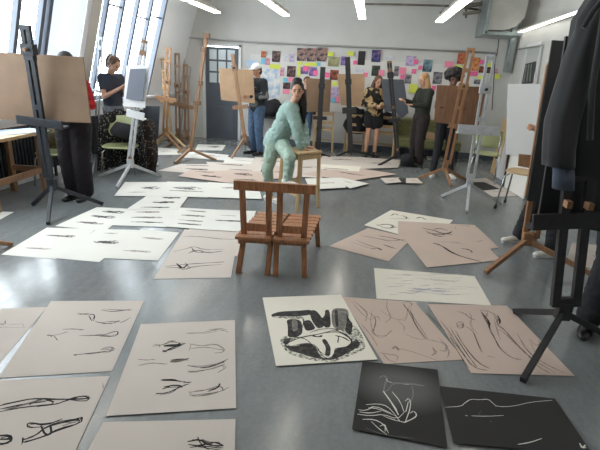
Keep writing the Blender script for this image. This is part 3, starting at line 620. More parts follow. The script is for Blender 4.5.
# charcoal drawing: seated figure, big dark shapes
T = crop(250,270,4)
SM1 = smudge_mat('charcoal_smudge', (.17, .16, .16), (.30, .29, .28), 30, .55); SM2 = smudge_mat('charcoal_smudge_soft', (.40, .39, .37), (.52, .50, .48), 25, .5); SM3 = smudge_mat('charcoal_smudge_edge', (.30, .29, .28), (.86, .85, .79), 48, .49)
sheet([(262.5,297.5),(341,294.5),(377.5,359.3),(276,366)], M_CREAM, 'white sheet with heavy black charcoal drawing of a seated figure and chair', tf=T, seed=98, mats=[M_CREAM, M_INK, SM1, SM2, SM3],
  blobs=[([(115,280),(150,258),(240,270),(330,240),(415,215),(450,260),(465,315),(420,335),(330,372),(250,362),(180,345),(140,325)],4),
   ([(83,178),(118,166),(190,163),(245,158),(252,178),(190,186),(120,186),(90,190)],2),([(83,186),(130,184),(200,186),(215,196),(160,196),(110,192)],4),([(145,196),(205,198),(212,252),(190,268),(150,270),(152,230)],2),([(165,200),(190,200),(192,240),(170,248)],3),
   ([(235,162),(262,160),(285,185),(300,225),(272,236),(248,205)],2),([(282,200),(300,180),(300,160),(318,158),(325,228),(300,232)],2),([(325,152),(388,154),(397,180),(378,242),(328,230)],3),([(385,168),(398,200),(412,215),(404,265),(378,244),(388,205)],2),([(210,205),(240,198),(266,236),(222,246)],2),([(338,160),(350,156),(355,228),(342,226)],2),
   ([(128,278),(165,270),(158,290),(140,302),(180,306),(230,290),(262,305),(280,346),(312,356),(338,342),(332,312),(405,300),(425,272),(445,300),(400,328),(330,362),(268,354),(200,334),(150,318)],2),
   ([(150,292),(200,270),(240,262),(280,256),(340,240),(390,262),(412,286),(395,306),(340,314),(335,340),(318,356),(290,345),(265,302),(225,290),(160,306)],0),
   ([(285,280),(302,274),(324,310),(320,346),(298,340),(305,310)],2)],
  strokes=[([(150,292),(200,270),(240,262),(280,256),(340,240),(390,262),(412,286),(395,306),(340,314)],.012,1),([(340,314),(335,340),(318,356),(290,345),(265,302),(225,290),(160,306)],.010,1),([(240,250),(280,236),(340,234),(372,240)],.010,1),([(340,262),(370,268),(400,286)],.012,1),([(250,262),(275,268),(285,262)],.018,1),([(85,180),(150,182),(205,184),(215,200),(210,232)],.010,1),([(285,190),(300,202),(318,190)],.014,1),([(355,265),(350,290)],.012,1),([(165,268),(210,270),(235,285),(250,300)],.009,1)])
# black papers
mh = bpy.data.materials.new('black_paper_chalk_dust'); mh.use_nodes = True; nh = mh.node_tree
t1 = nh.nodes.new('ShaderNodeTexCoord'); t2 = nh.nodes.new('ShaderNodeMapping'); t2.inputs['Location'].default_value = (-.05, -.42, 0); t2.inputs['Scale'].default_value = (3.6, 4.6, 1)
t3 = nh.nodes.new('ShaderNodeTexGradient'); t3.gradient_type = 'SPHERICAL'; t4 = nh.nodes.new('ShaderNodeValToRGB')
t4.color_ramp.elements[0].color = lin((.16, .155, .155))+(1,); t4.color_ramp.elements[1].color = lin((.36, .36, .36))+(1,); t4.color_ramp.elements[1].position = .6
nh.links.new(t1.outputs['Object'], t2.inputs[0]); nh.links.new(t2.outputs[0], t3.inputs[0]); nh.links.new(t3.outputs[0], t4.inputs[0]); nh.links.new(t4.outputs[0], nh.nodes['Principled BSDF'].inputs['Base Color']); nh.nodes['Principled BSDF'].inputs['Roughness'].default_value = .9
SMK = mat('chalk_haze', (.25, .25, .25), .9, var=.2, scale=9)
T = crop(340,350,2.3077)
sheet([(362.5,361),(437.5,369.5),(447.5,447.5),(352,429)], M_BLKP, 'upright black paper with white chalk drawing of a chair and seated figure', tf=T, seed=99, twice=0, mats=[mh, M_CHALK, SMK, mat('chalk_soft', (.48, .47, .46), .9)],
  strokes=[([(90,65),(100,58),(110,66),(104,78),(100,98)],.012,3),([(100,98),(112,92),(122,76),(165,80)],.010,3),([(118,76),(165,78),(195,83)],.016,3),([(165,80),(170,100),(162,125)],.010,3),([(100,95),(125,130),(135,150)],.012,1),([(120,96),(140,120),(150,150),(158,118)],.009,1),([(106,66),(112,75),(160,80)],.008,1),
   ([(42,138),(60,140),(80,128),(118,146)],.010,1),([(40,148),(70,152),(100,148),(132,160),(150,142)],.009,1),([(52,160),(80,160),(102,172),(112,192)],.010,1),([(60,126),(90,124),(110,130),(128,150)],.010,1),([(66,133),(90,136),(128,152)],.008,1),([(150,118),(160,110),(164,130),(150,168)],.009,1),([(72,165),(90,182),(108,195)],.008,1),([(128,150),(142,170),(170,158),(178,150),(170,140),(162,146)],.010,1),([(92,176),(105,170),(104,188)],.008,1),([(60,180),(100,196),(170,204)],.004,3),([(45,143),(70,146),(95,141)],.009,1),([(100,152),(120,160),(140,165)],.008,1)])
sheet([(440,386),(555,398.5),(594,456),(453.5,443)], M_BLKP, 'wide black paper with a thin white chalk outline in the bottom right', tf=T, seed=100, twice=0, mats=[M_BLKP, M_CHALK, SMK, mat('chalk_soft', (.48, .47, .46), .9)],
  strokes=[([(242,132),(280,130),(288,122),(302,113),(320,115),(342,113),(352,122),(362,131),(400,130),(440,120),(490,116)],.007,1),([(303,152),(340,153),(378,151)],.006,1),([(289,151),(295,152)],.010,1),([(410,218),(440,213),(466,204)],.008,1),([(345,164),(350,165)],.008,3),([(316,155),(325,140)],.003,3),([(553,215),(560,228),(566,219)],.012,1),([(556,222),(570,226)],.01,1)])

# ---------------------------------------------------------------- easels
def tri_foot(b, a, c, wd, th): bar(b, a, c, wd, th)
def easel(name, label, m, base, top, tips, hub, ang, gap=.05, bw=.035, bd=.025, single=False, tray=None, clamp=None, tip_h=.0, slot=.16, mt=None, legw=.035, traym=None, trayh=.07, trayd=.09, grp='studio easels', topm=None):
    """base, top: ends of the mast; hub: joint of the legs; tips: leg ends on the floor; ang: turn of the tray about the vertical"""
    base = V(base); top = V(top); hub = V(hub)
    t = thing(name, (hub.x, hub.y, 0), label, 'easel', grp)
    L = V((math.cos(ang), math.sin(ang), 0)); d = (top-base).normalized(); L = (L-d*L.dot(d)).normalized(); n = L.cross(d).normalized()   # n points away from the camera side
    if n.y < 0: n = -n
    ln = (top-base).length
    if single:
        bev(obj('mast', bar(NB(), base, top, bw*1.3, bd*1.4, side=L), m, t), .003)
    else:
        for s in (-1, 1):
            bev(obj('mast_rail', bar(NB(), base+L*s*gap/2, top+L*s*gap/2, bw, bd, side=L), m, t), .003)
        for h_, w_, q_, t_ in ((ln*.02, gap, .05, bd*1.05), (ln*.5, gap, .05, bd*1.05), (ln-.02, gap+bw, .04, bd*1.1), (ln-slot, gap+bw, .06, bd*1.6)):
            bev(obj('crosspiece', bar(NB(), base+d*h_-L*w_/2, base+d*h_+L*w_/2, q_, t_, side=d), topm or m, t), .003)
    b = NB(); bar(b, hub-V((0, 0, .05)), hub+V((0, 0, .07)), .085, .06, side=L)
    if (base-hub).length > .05: bar(b, hub, base, .06, .05, side=L)
    bev(obj('hub', b, m, t), .005)
    for p in tips:
        p = V(p); q = V((p.x, p.y, p.z+.016+tip_h)); bev(obj('leg', bar(NB(), hub, q, legw, legw*.8), m, t), .003)
    if tray:
        k, wd, hh = tray; c = base+d*(ln*k)
        b = NB(); bar(b, c-L*wd/2-n*.01, c+L*wd/2-n*.01, trayh, .025, side=d); bar(b, c-L*wd/2+n*(trayd/2)-d*trayh*.4, c+L*wd/2+n*(trayd/2)-d*trayh*.4, .02, trayd, side=d)
        bev(obj('tray', b, traym or m, t), .003)
    if clamp:
        k, wd = clamp; c = base+d*(ln*k)
        b = NB(); bar(b, c-d*.05+n*.0, c+d*.05, gap+bw+.03, bd*2, side=L); bar(b, c+d*.02+n*.0, c+d*.02+n*.07, .05, .02, side=L)
        bev(obj('clamp', b, m, t), .003)
        b = NB(); tube(b, [c-n*.02, c-n*.07], .018, 8); obj('knob', b, M_CHAR if m is not M_CHAR else M_WOOD, t)
    return t, L, d, n
def board(name, label, m, pts, th=.012, n=(0, 1, 0), cat='drawing board', extra=None, grp='drawing boards on the easels'):
    b = plate(NB(), pts, th, n=n); o = obj(name, b, m); tag(o, label, cat, grp); bev(o, .002, 1); return o
def quadboard(px, Y, slope=0.0, lean=0.0):
    """four picture corners (tl, tr, br, bl) on a plane through Y at its centre, turned by slope about z, leaning back by lean"""
    cx = sum(p[0] for p in px)/4; cy = sum(p[1] for p in px)/4; c = W(cx, cy, Y)
    nn = V((math.sin(slope)*math.cos(lean), -math.cos(slope)*math.cos(lean), math.sin(lean)))
    out = []
    for x, y in px:
        d = ray(x, y); t = (c-CAM).dot(nn)/d.dot(nn); out.append(CAM+d*t)
    return out, -nn
def rboard(name, label, m, px, Y, slope=0, lean=0, th=.012, **k):
    p, n = quadboard(px, Y, slope, lean); return board(name, label, m, p, th, n=n, **k)

# left foreground black easel and its big brown board
tips = [G(33, 206), G(48, 225), G(103, 205)]
easel('easel', 'charcoal grey easel in left foreground holding the biggest brown board', M_CHAR, W(49, 178, 4.30), W(25, 25, 4.12), tips, W(52, 186, 4.33), 0.0, gap=.062, bw=.042, bd=.035, tray=(.40, .50, .1), clamp=(.86, .1), slot=.28, legw=.04, trayh=.085)
rboard('drawing_board', 'large brown hardboard on the dark easel in left foreground', M_BOARD, [(-22, 51), (83, 57), (91, 123), (-14, 119)], 4.30, 0, .05)
# white easel at left with framed grey sheet
tips = [G(99, 177), G(117, 188.5), G(160, 177)]
easel('easel', 'pale grey painted easel at left holding a white board', M_WEASEL, W(130, 160, 5.85), W(145, 40, 5.85), tips, W(130.5, 164, 5.85), .1, gap=.05, tray=(.40, .24, .1), traym=M_WHITE, trayh=.10, topm=M_WOODD, legw=.04)
rboard('white_board', 'white board on the pale easel at left', M_WHITE, [(126.3, 65.5), (150, 65), (145, 108), (123, 106.5)], 5.78, .1, .05, cat='board')
rboard('grey_sheet', 'blue grey sheet fixed on the white board at left', mat('sheet_blue_grey', (.43, .45, .50), .7), [(130, 69), (146.6, 68.5), (142.2, 101), (125.8, 98.8)], 5.75, .1, .05, th=.003, cat='paper', grp='papers on boards')
# slim metal easel behind the phone woman
tips = [G(92, 176), G(104, 168), G(113, 172)]
easel('easel', 'slim light grey metal easel behind woman looking at her phone', M_GEASEL, W(95.5, 152, 6.9), W(101, 37, 6.9), tips, W(95, 158, 6.9), 0, gap=.05, bw=.02, bd=.02, tray=(.55, .2, .1), trayh=.03, legw=.025)
# cluster of stacked easels by the corner
cl = [
 ((165, 131), (168.5, 47.5), 8.85, M_WOODO, [G(148, 145), G(181, 151), G(170, 141)], (.40, .42), 'pale wooden easel, front one of the stack in the corner', 'tray'),
 ((169, 130), (163, 58), 9.05, M_WOODP, [G(155, 146), G(185, 148), G(172, 139)], (.42, .30), 'yellowish wooden easel right behind the front one in the corner stack', ''),
 ((178, 131), (177, 53), 9.3, M_WOODD, [G(168, 147), G(189, 146), G(180, 139)], (.36, .36), 'darker wooden easel in the middle of the corner stack', ''),
 ((187, 132), (185.5, 64), 9.5, M_WOOD, [G(176, 146), G(193, 143.5), G(188, 138)], (.38, .34), 'brown easel with forked top, rightmost in the corner stack', ''),
 ((182, 132), (189, 66), 9.75, M_GEASEL, [G(172, 143), G(194, 141), G(186, 139.5)], None, 'grey metal legged easel at the back of the corner stack', ''),
]
for bpx, tpx, Y, m, tp, tr, lab, _ in cl:
    easel('easel', lab, m, W(*bpx, Y), W(*tpx, Y-.02), tp, W(bpx[0], bpx[1]+2, Y), .12, gap=.075, bw=.035, tray=(tr[0], tr[1], .1) if tr else None, slot=.25, clamp=(.6, .1), legw=.045, trayh=.08)
# slim leaning easel
easel('easel', 'tall slim brown easel leaning right in front of the white wall left of the door', M_WOOD, W(191, 146, 7.9), W(206.5, 35, 7.95), [G(175, 164), G(216, 161), G(178, 153)], W(190.5, 149, 7.9), 0, single=True, bw=.042, bd=.03, legw=.045)
le = [x for x in bpy.data.objects if x.get('label', '').startswith('tall slim brown easel')][0]
for x, y, s in ((197, 103, .12), (200.5, 83, .07), (203.7, 50, .08), (206.8, 35.5, .10)):
    obj('clamp', box(NB(), W(x, y, 7.9), (s, .07, .07)), M_WOODD, le)
# easel with tan board by the door
easel('easel', 'brown wooden easel holding a tan board in front of the grey door', M_WOOD, W(244, 133, 8.35), W(232.5, 54, 8.35), [G(231.5, 159), G(252, 151), G(246, 143)], W(244.5, 138, 8.4), -.05, gap=.03, tray=(.34, .30, .1), legw=.04, slot=.12, clamp=(.83, .1))
rboard('drawing_board', 'tan hardboard on the easel in front of the grey door', M_BOARDT, [(218.7, 68), (253, 70), (254.8, 103.5), (221, 100)], 8.5, -.05, .03)
# easel behind the mint woman
easel('easel', 'black easel directly right behind the mint woman holding a brown board', M_CHARB, W(318, 150, 9.25), W(323, 67, 9.25), [G(308, 157), G(330, 158), G(320, 151)], W(318, 153, 9.25), 0, gap=.05, bw=.05, tray=(.40, .28, .1), legw=.04, slot=.14, clamp=(.78, .1))
rboard('drawing_board', 'brown board right beside the face of the mint woman', M_BOARD, [(306, 78), (331.5, 79.5), (329.5, 112), (307, 112)], 9.45, 0, .03)
easel('easel', 'black tripod easel in mid background holding a light tan board', M_CHARB, W(350.5, 148, 9.35), W(347.5, 57, 9.35), [G(336, 157.5), G(378, 157.5), G(352, 150)], W(351, 150, 9.35), 0, gap=.05, bw=.05, tray=(.43, .28, .1), legw=.035, slot=.16, clamp=(.74, .1), trayh=.12)
rboard('drawing_board', 'light tan board on black easel left of woman in patterned sweater', M_BOARDT, [(337, 74), (365, 74), (363.5, 107), (341, 105)], 9.55, 0, .03)
easel('easel', 'black tripod easel holding a dark grey board beside the blonde woman', M_CHARB, W(397.5, 151, 8.85), W(389.2, 61, 8.85), [G(378, 166.5), G(422, 168.5), V((.78, 9.45, 0))], W(397.5, 155, 8.85), -.1, gap=.045, bw=.04, legw=.038, tray=(.36, .22, .1), slot=.16, clamp=(.85, .1), topm=M_WOODD)
rboard('drawing_board', 'dark blue grey board on black easel between two women', M_BLUEGREY, [(381.5, 79), (404, 79.5), (408.5, 113), (401, 119), (396, 112), (384.5, 112)], 9.0, -.1, .03)
# wooden easel with the reddish board
easel('easel', 'orange brown wooden easel holding the reddish board in front of curly haired person', M_WOODO, W(447, 164, 7.6), W(471.5, 48, 7.75), [G(418.5, 179), G(451, 187), G(466, 181)], W(445, 168, 7.6), .0, gap=.085, bw=.04, legw=.045, tray=(.34, .2, .1), slot=.33, clamp=(.68, .1))
rboard('drawing_board', 'large reddish brown board in front of curly haired person', M_BOARDR, [(437, 85), (487, 87), (478, 128), (434, 122)], 7.85, 0, .03)
# white easel at right
easel('easel', 'tall white painted easel with long tray at right of the reddish board', M_WEASEL, W(470.5, 178, 6.3), W(491, 56, 6.35), [G(441.5, 197), G(466.5, 213), G(501, 205)], W(469.5, 184, 6.3), .02, gap=.085, bw=.032, legw=.04, tray=(.41, .54, .1), traym=M_WEASEL, slot=.36, clamp=(.74, .1), trayh=.12)
# wooden easel with tall black board at right
easel('easel', 'brown wooden easel behind the tall black board at right', M_WOODO, W(530.5, 238, 4.25), W(562, 45, 4.4), [G(485, 274), G(601, 281), G(535, 240)], W(527, 240, 4.2), .0, gap=.11, bw=.045, bd=.035, legw=.045, tray=None, clamp=None, slot=.3)
rboard('drawing_board', 'tall matt black board with a wooden edge on wooden easel at right', M_BLKBOARD, [(552.5, 40), (610, 44), (588, 206), (527, 201)], 4.12, .0, .03, th=.02)
b = NB(); plate(b, [W(547, 66, 4.14), W(549, 62, 4.14), W(527.5, 196, 4.14), W(525.5, 196, 4.14)], .03, n=(0, 1, 0))
tag(obj('wooden_strip', b, M_WOODO), 'thin orange wooden strip along left edge of the tall black board', 'strip')
# black foreground easel at right
et, eL, ed, en = easel('easel', 'black easel in right foreground with a jacket hanging over it', M_CHARB, W(565, 306, 2.8), W(596, 22, 2.85), [G(522, 383), G(514, 313), G(604, 336)], W(563, 312, 2.8), .08, gap=.125, bw=.052, bd=.04, legw=.042, tray=(.34, .50, .1), slot=.3, trayh=.10)
for x, y in ((568, 204), (589, 206)): obj('wooden_peg', box(NB(), W(x, y, 2.72), (.03, .06, .04)), M_WOODO, et)
rboard('drawing_board', 'black board low behind black foreground easel, bottom edge showing', M_BLKBOARD, [(566, 36), (660, 44), (630, 236), (538, 222)], 2.92, .08, .03, th=.02)

# ---------------------------------------------------------------- double chair in the middle
def double_chair():
    c0 = G(241, 273); c1 = G(302, 277); ax = (c1-c0); ax.z = 0; wdt = ax.length+.045; ax.normalize(); bk = V((.03, 1, 0)).normalized()
    # runs ax to the right, bk away from the camera
    o = (c0+c1)/2
    t = thing('double_chair', o, 'brown wooden double chair with slatted seats standing in the middle of the floor', 'chair')
    def P(a, d, z): return o+ax*a+bk*d+V((0, 0, z))
    hw = wdt/2; zs = W(254, 240, o.y-.03).z
    zt = W(272, 186, o.y+.02).z
    legs = [-hw, -.035, .035, hw]
    for a in legs:
        s = 1 if a > 0 else -1
        top = P(a*.92 - (s*.01), .04, zs)
        bev(obj('leg', bar(NB(), P(a, 0, 0), top, .045, .05, side=ax), M_CHAIRW, t), .004)
    for a in (-hw*.8, hw*1.02):
        bev(obj('leg', bar(NB(), P(a, .74, 0), P(a*.95, .60, zs), .045, .05, side=ax), M_CHAIRW, t), .004)
    for c in (-hw/2-.005, hw/2+.005):         # two seats of slats
        b = NB(); w2 = hw/2-.008+.025
        for k in range(8):
            d0 = -.05+k*.092
            bar(b, P(c-w2, d0+.04, zs+.02), P(c+w2, d0+.04, zs+.02), .08, .024, side=bk)
        bev(obj('seat', b, M_CHAIRW, t), .003)
        b = NB()
        for s in (-1, 1): bar(b, P(c+s*(w2-.04), -.02, zs-.015), P(c+s*(w2-.04), .66, zs-.015), .035, .045, side=ax)
        bar(b, P(c-w2+.03, .0, zs-.01), P(c+w2-.03, .0, zs-.01), .03, .035, side=bk)
        obj('seat_frame', b, M_CHAIRW, t)
        b = NB()                               # back: two uprights and a low rail
        for s in (-1, 1): bar(b, P(c+s*(w2-.055), .035, zs+.03), P(c*1.04+s*(w2-.05), -.005, zt), .048, .026, side=ax)
        bar(b, P(c-w2+.05, .03, zs+.095), P(c+w2-.05, .03, zs+.095), .065, .022, side=V((0, 0, 1)))
        bev(obj('backrest', b, M_CHAIRW, t), .003)
    b = NB(); bar(b, P(-hw-.04, -.012, zt), P(hw+.045, -.012, zt), .075, .035, side=V((0, 0, 1)))
    bev(obj('top_rail', b, M_CHAIRW, t), .005)
double_chair()

# tall stool
def stool():
    o = (G(297, 190)+G(317, 207)+G(278, 202)+G(300, 186))/4; o.z = 0
    t = thing('wooden_stool', o, 'tall pale wooden stool the mint woman leans on', 'stool')
    zt = W(308, 150.5, 5.38).z
    a_, b_ = G(278.5, 204.5), G(317.5, 207); mid = (a_+b_)/2; o2 = mid; t.location = (mid.x, mid.y, 0)
    ax = (b_-a_)/2/1.12; ay = V((-ax.y, ax.x, 0)); cs = [mid-ax, mid-ay, mid+ax, mid+ay]
    for p in cs:
        q = mid+(p-mid)*1.12
        bev(obj('leg', bar(NB(), (q.x, q.y, 0), (p.x, p.y, zt-.02), .042, .042, side=(1, 0, 0)), M_WOODP, t), .004)
    b = NB(); ring = [mid+(p-mid)*1.2 for p in cs]; plate(b, [(p.x, p.y, zt-.035) for p in ring], .035, n=(0, 0, 1)); bev(obj('seat', b, M_WOODP, t), .012, 3)
    b = NB()
    for p, q in ((cs[0], cs[1]), (cs[1], cs[2]), (cs[2], cs[3]), (cs[3], cs[0])):
        bar(b, (p.x, p.y, zt-.07), (q.x, q.y, zt-.07), .05, .02, side=(0, 0, 1))
    obj('apron', b, M_WOODP, t)
    for (p, q), z in (((cs[0], cs[1]), .2), ((cs[1], cs[2]), .28), ((cs[3], cs[2]), .2), ((cs[0], cs[3]), .28)):
        k = 1.09; p2 = mid+(p-mid)*k; q2 = mid+(q-mid)*k; obj('stretcher', bar(NB(), (p2.x, p2.y, z), (q2.x, q2.y, z), .03, .02, side=(0, 0, 1)), M_WOODP, t)
    return zt
STOOL_Z = stool()

# ---------------------------------------------------------------- chairs, table, sofa, furniture
def shell_chair(loc, rz, label, m=None, back=True, seat_h=.45, grp='lime chairs with chrome legs', scale=1.0, casters=False):
    m = m or M_LIME; t = thing('chair', V(loc), label, 'chair', grp); loc = V(loc)
    x = V((math.cos(rz), math.sin(rz), 0)); y = V((-x.y, x.x, 0))
    def P(a, c, z): return loc+x*a*scale+y*c*scale+V((0, 0, z))
    b = NB(); rings = []
    for r_, z in ((.0, seat_h-.012), (.13, seat_h-.01), (.205, seat_h), (.225, seat_h+.012)):
        rings.append((r_, z))
    n = 20
    vs = []
    for r_, z in rings[1:]:
        vs.append([b.verts.new(P(math.copysign(abs(math.cos(2*math.pi*k/n))**.6, math.cos(2*math.pi*k/n))*r_, math.copysign(abs(math.sin(2*math.pi*k/n))**.6, math.sin(2*math.pi*k/n))*r_*.95, z)) for k in range(n)])
    c = b.verts.new(P(0, 0, seat_h-.012))
    for k in range(n): b.faces.new((c, vs[0][k], vs[0][(k+1) % n]))
    for a_, b_ in zip(vs, vs[1:]):
        for k in range(n): b.faces.new((a_[k], a_[(k+1) % n], b_[(k+1) % n], b_[k]))
    o = obj('seat', b, m, t, smooth=True); sm = o.modifiers.new('s', 'SOLIDIFY'); sm.thickness = .018
    if back:
        b = NB(); N_ = 9; g = []
        for j in range(6):
            v = j/5; row = []
            for i in range(N_):
                u = i/(N_-1)*2-1; wv = (.21-.05*abs(v-.5))*(1 if j else .9)
                row.append(b.verts.new(P(u*wv, .21+.05*v-.05*u*u, seat_h+.14+.27*v+(.03*(1-u*u) if j == 5 else 0))))
            g.append(row)
        for j in range(5):
            for i in range(N_-1): b.faces.new((g[j][i], g[j][i+1], g[j+1][i+1], g[j+1][i]))
        o = obj('backrest', b, m, t, smooth=True); sm = o.modifiers.new('s', 'SOLIDIFY'); sm.thickness = .018
        b = NB()
        for s in (-1, 1): tube(b, [P(s*.17, .12, seat_h-.02), P(s*.18, .21, seat_h+.05), P(s*.17, .235, seat_h+.34)], .009, 6)
        obj('back_frame', b, M_CHROME, t)
    for sx in (-1, 1):
        for sy in (-1, 1):
            b = NB(); tube(b, [P(sx*.15, sy*.14, seat_h-.015), P(sx*.19, sy*.17, seat_h-.05), P(sx*.22, sy*.21, .02 if not casters else .06)], .011, 8)
            lg = obj('leg', b, M_CHROME, t)
            if casters:
                b = NB(); q = P(sx*.22, sy*.21, .032); tube(b, [q-x*.015, q+x*.015], .03, 10); obj('caster', b, M_CHARB, lg)
    return t
def drape(label, pts_fn, name, m, cat, group=None, nu=14, nv=10, th=.02, amp=.02, seed=1):
    b = NB(); g = []
    for j in range(nv+1):
        row = []
        for i in range(nu+1):
            p = V(pts_fn(i/nu, j/nv)); nz = noise.noise_vector(p*6+V((seed, 0, 0)))*amp; row.append(b.verts.new(p+nz))
        g.append(row)
    for j in range(nv):
        for i in range(nu): b.faces.new((g[j][i], g[j][i+1], g[j+1][i+1], g[j+1][i]))
    o = obj(name, b, m, smooth=True); s = o.modifiers.new('s', 'SOLIDIFY'); s.thickness = th; s.offset = 0
    u = o.modifiers.new('u', 'SUBSURF'); u.levels = 1; u.render_levels = 1
    if label: tag(o, label, cat, group)
    return o

# chair with patterned coat, left
cl_ = V((G(115, 180).x+.05, 6.35, 0)); ch = shell_chair((-3.62, 6.30, 0), .25, 'lime chair at left with a black and white patterned coat over it', seat_h=W(118, 148, 6.2).z, scale=1.1)
M_COAT = mat('patterned_coat', (.10, .10, .11), .95, kind='patch', col2=(.62, .60, .56), scale=38, thr=.60)
x_ = V((math.cos(.25), math.sin(.25), 0)); y_ = V((-x_.y, x_.x, 0)); cc = V((-3.62, 6.30, 0))
def coatf(u, v):
    a = (u-.5)*2; w_ = .30+.10*v
    return cc+x_*(a*w_)+y_*(.30-.16*abs(a)**2*1.5)+V((0, 0, .92-.10*a*a-.86*v))
drape('black and white speckled long coat hung over the back of the left lime chair', coatf, 'coat', M_COAT, 'coat', amp=.05, seed=3)
b = NB(); tube(b, [cc+V((-.15, .06, .60)), cc+V((-.05, .05, .64)), cc+V((.1, .05, .62)), cc+V((.18, .06, .58))], .1, 12, rs=[.05, .12, .12, .05])
tag(obj('black_bag', b, M_BLACK, smooth=True), 'small black bag lying on the seat of the left lime chair', 'bag')
def coatg(u, v):
    a = (u-.5)*2; return V((-3.27+.10*a+.03*v, 6.5+.06*math.cos(a*1.5), .80-.79*v))
drape('tan and black speckled scarf like cloth hanging right of the pale easel at left', coatg, 'scarf', mat('patterned_scarf', (.13, .11, .10), .95, kind='patch', col2=(.55, .45, .32), scale=30, thr=.60), 'cloth', amp=.05, seed=9)
# chair behind the foreground easel
shell_chair((-4.0, 5.35, 0), .15, 'lime chair at far left behind the tripod of the big dark easel', seat_h=.42, scale=.95)
b = NB(); tube(b, [(-4.15, 5.42, .60), (-4.05, 5.4, .64), (-3.9, 5.4, .62)], .1, 12, rs=[.10, .17, .10]); tag(obj('jacket', b, mat('olive_dark_cloth', (.22, .20, .14), .95, kind='patch', col2=(.36, .31, .18), scale=9, thr=.55), smooth=True), 'dark olive jacket heaped on the far left lime chair', 'jacket')
# table at the far left
tb = thing('work_table', (-4.1, 4.55, 0), 'pale wooden table at left edge covered with papers', 'table')
zt = .76
def TP(a, c): return V((-4.02-.36+a, 4.05+c, 0))
tc = [V((-4.33, 4.35, zt)), V((-3.83, 4.45, zt)), V((-4.0, 5.15, zt)), V((-4.33, 5.1, zt))]
tc = [V((-4.31, 3.95, zt)), V((-3.80, 4.05, zt)), V((-3.86, 4.98, zt)), V((-4.31, 4.95, zt))]
obj('tabletop', plate(NB(), tc, .035, n=(0, 0, -1)), M_WOODP, tb)
for p in tc:
    c = (tc[0]+tc[2])/2; q = c+(p-c)*.9; bev(obj('leg', bar(NB(), (q.x, q.y, 0), (q.x, q.y, zt-.03), .065, .065, side=(1, 0, 0)), M_WOOD, tb), .004)
c = (tc[0]+tc[2])/2
for i in (1, 2):
    p = c+(tc[i]-c)*.9; q = c+(tc[(i+1) % 4]-c)*.9; obj('stretcher', bar(NB(), (p.x, p.y, .3), (q.x, q.y, .3), .07, .03, side=(0, 0, 1)), M_WOOD, tb)
for k, (dx, dy, a, m, lab) in enumerate(((-.1, .35, .2, M_WPAP, 'white paper hanging over near edge of the left table'), (.02, .62, -.3, mat('lightblue_paper', (.66, .74, .82), .8), 'pale blue paper on the left table'), (-.1, .1, .5, M_CREAM, 'cream paper on the left table'))):
    x = V((math.cos(a), math.sin(a), 0)); y = V((-x.y, x.x, 0)); c = V((-4.05+dx, 4.2+dy, zt+.003+k*.003))
    tag(obj('paper_sheet', plate(NB(), [c-x*.18-y*.25, c+x*.18-y*.25, c+x*.18+y*.25, c-x*.18+y*.25], .002, n=(0, 0, 1)), m), lab, 'paper', 'papers on the left table')
# radiators under the windows
def radiator(y0, y1, label):
    t = thing('radiator', (-4.33, (y0+y1)/2, .1), label, 'radiator', 'dark radiators under the windows')
    b = NB(); k = y0
    while k < y1: box(b, (-4.36, k, .45), (.12, .035, .6)); k += .06
    obj('fins', b, M_CHAR, t); b = NB()
    for z in (.17, .73): tube(b, [(-4.36, y0-.03, z), (-4.36, y1, z)], .022)
    obj('manifold', b, M_CHAR, t)
    for y in (y0+.1, y1-.1): obj('foot', box(NB(), (-4.36, y, .08), (.03, .03, .16)), M_CHAR, t)
radiator(4.6, 5.9, 'dark ribbed radiator below the left window beside the table'); radiator(6.8, 8.4, 'dark ribbed radiator below the far window')
# dark folding panels by the far window
rboard('dark_panel', 'dark grey flat panel leaning left of the corner easel stack', M_CHAR, [(143, 106), (160, 106), (158, 138), (143, 140)], 8.3, .2, .1, cat='panel', grp='panels leaning in the studio')
# long dark bench / shelf with coats behind the capped man
b = NB(); p = W(262, 125, 10.1); box(b, (-1.95, 10.15, .62), (1.1, .4, .04))
bench = thing('side_table', (-1.95, 10.15, 0), 'narrow dark side table against the back wall behind the mint woman', 'table')
obj('tabletop', b, M_CHARB, bench)
for sx in (-.5, .5):
    for sy in (-.17, .17): obj('leg', box(NB(), (-1.95+sx, 10.15+sy, .3), (.03, .03, .6)), M_CHROME, bench)
def heap(label, c, s, m, seed, name='coat', cat='coat', group='coats and bags along the back wall'):
    b = NB(); bmesh.ops.create_icosphere(b, subdivisions=3, radius=1)
    for v in b.verts:
        k = 1+.28*noise.noise(v.co*2+V((seed, 0, 0))); v.co = V((v.co.x*s[0]*k, v.co.y*s[1]*k, max(-.8, v.co.z*k)*s[2]))+V(c)
    o = obj(name, b, m, smooth=True); tag(o, label, cat, group); return o
heap('dark coat heaped on the side table right of the capped man', (-2.1, 10.12, .80), (.28, .17, .20), M_BLACK, 1)
heap('dark blue jacket heaped on the side table left of the mint woman', (-1.65, 10.12, .79), (.22, .17, .19), mat('navy_cloth', (.15, .17, .24), .9), 5)
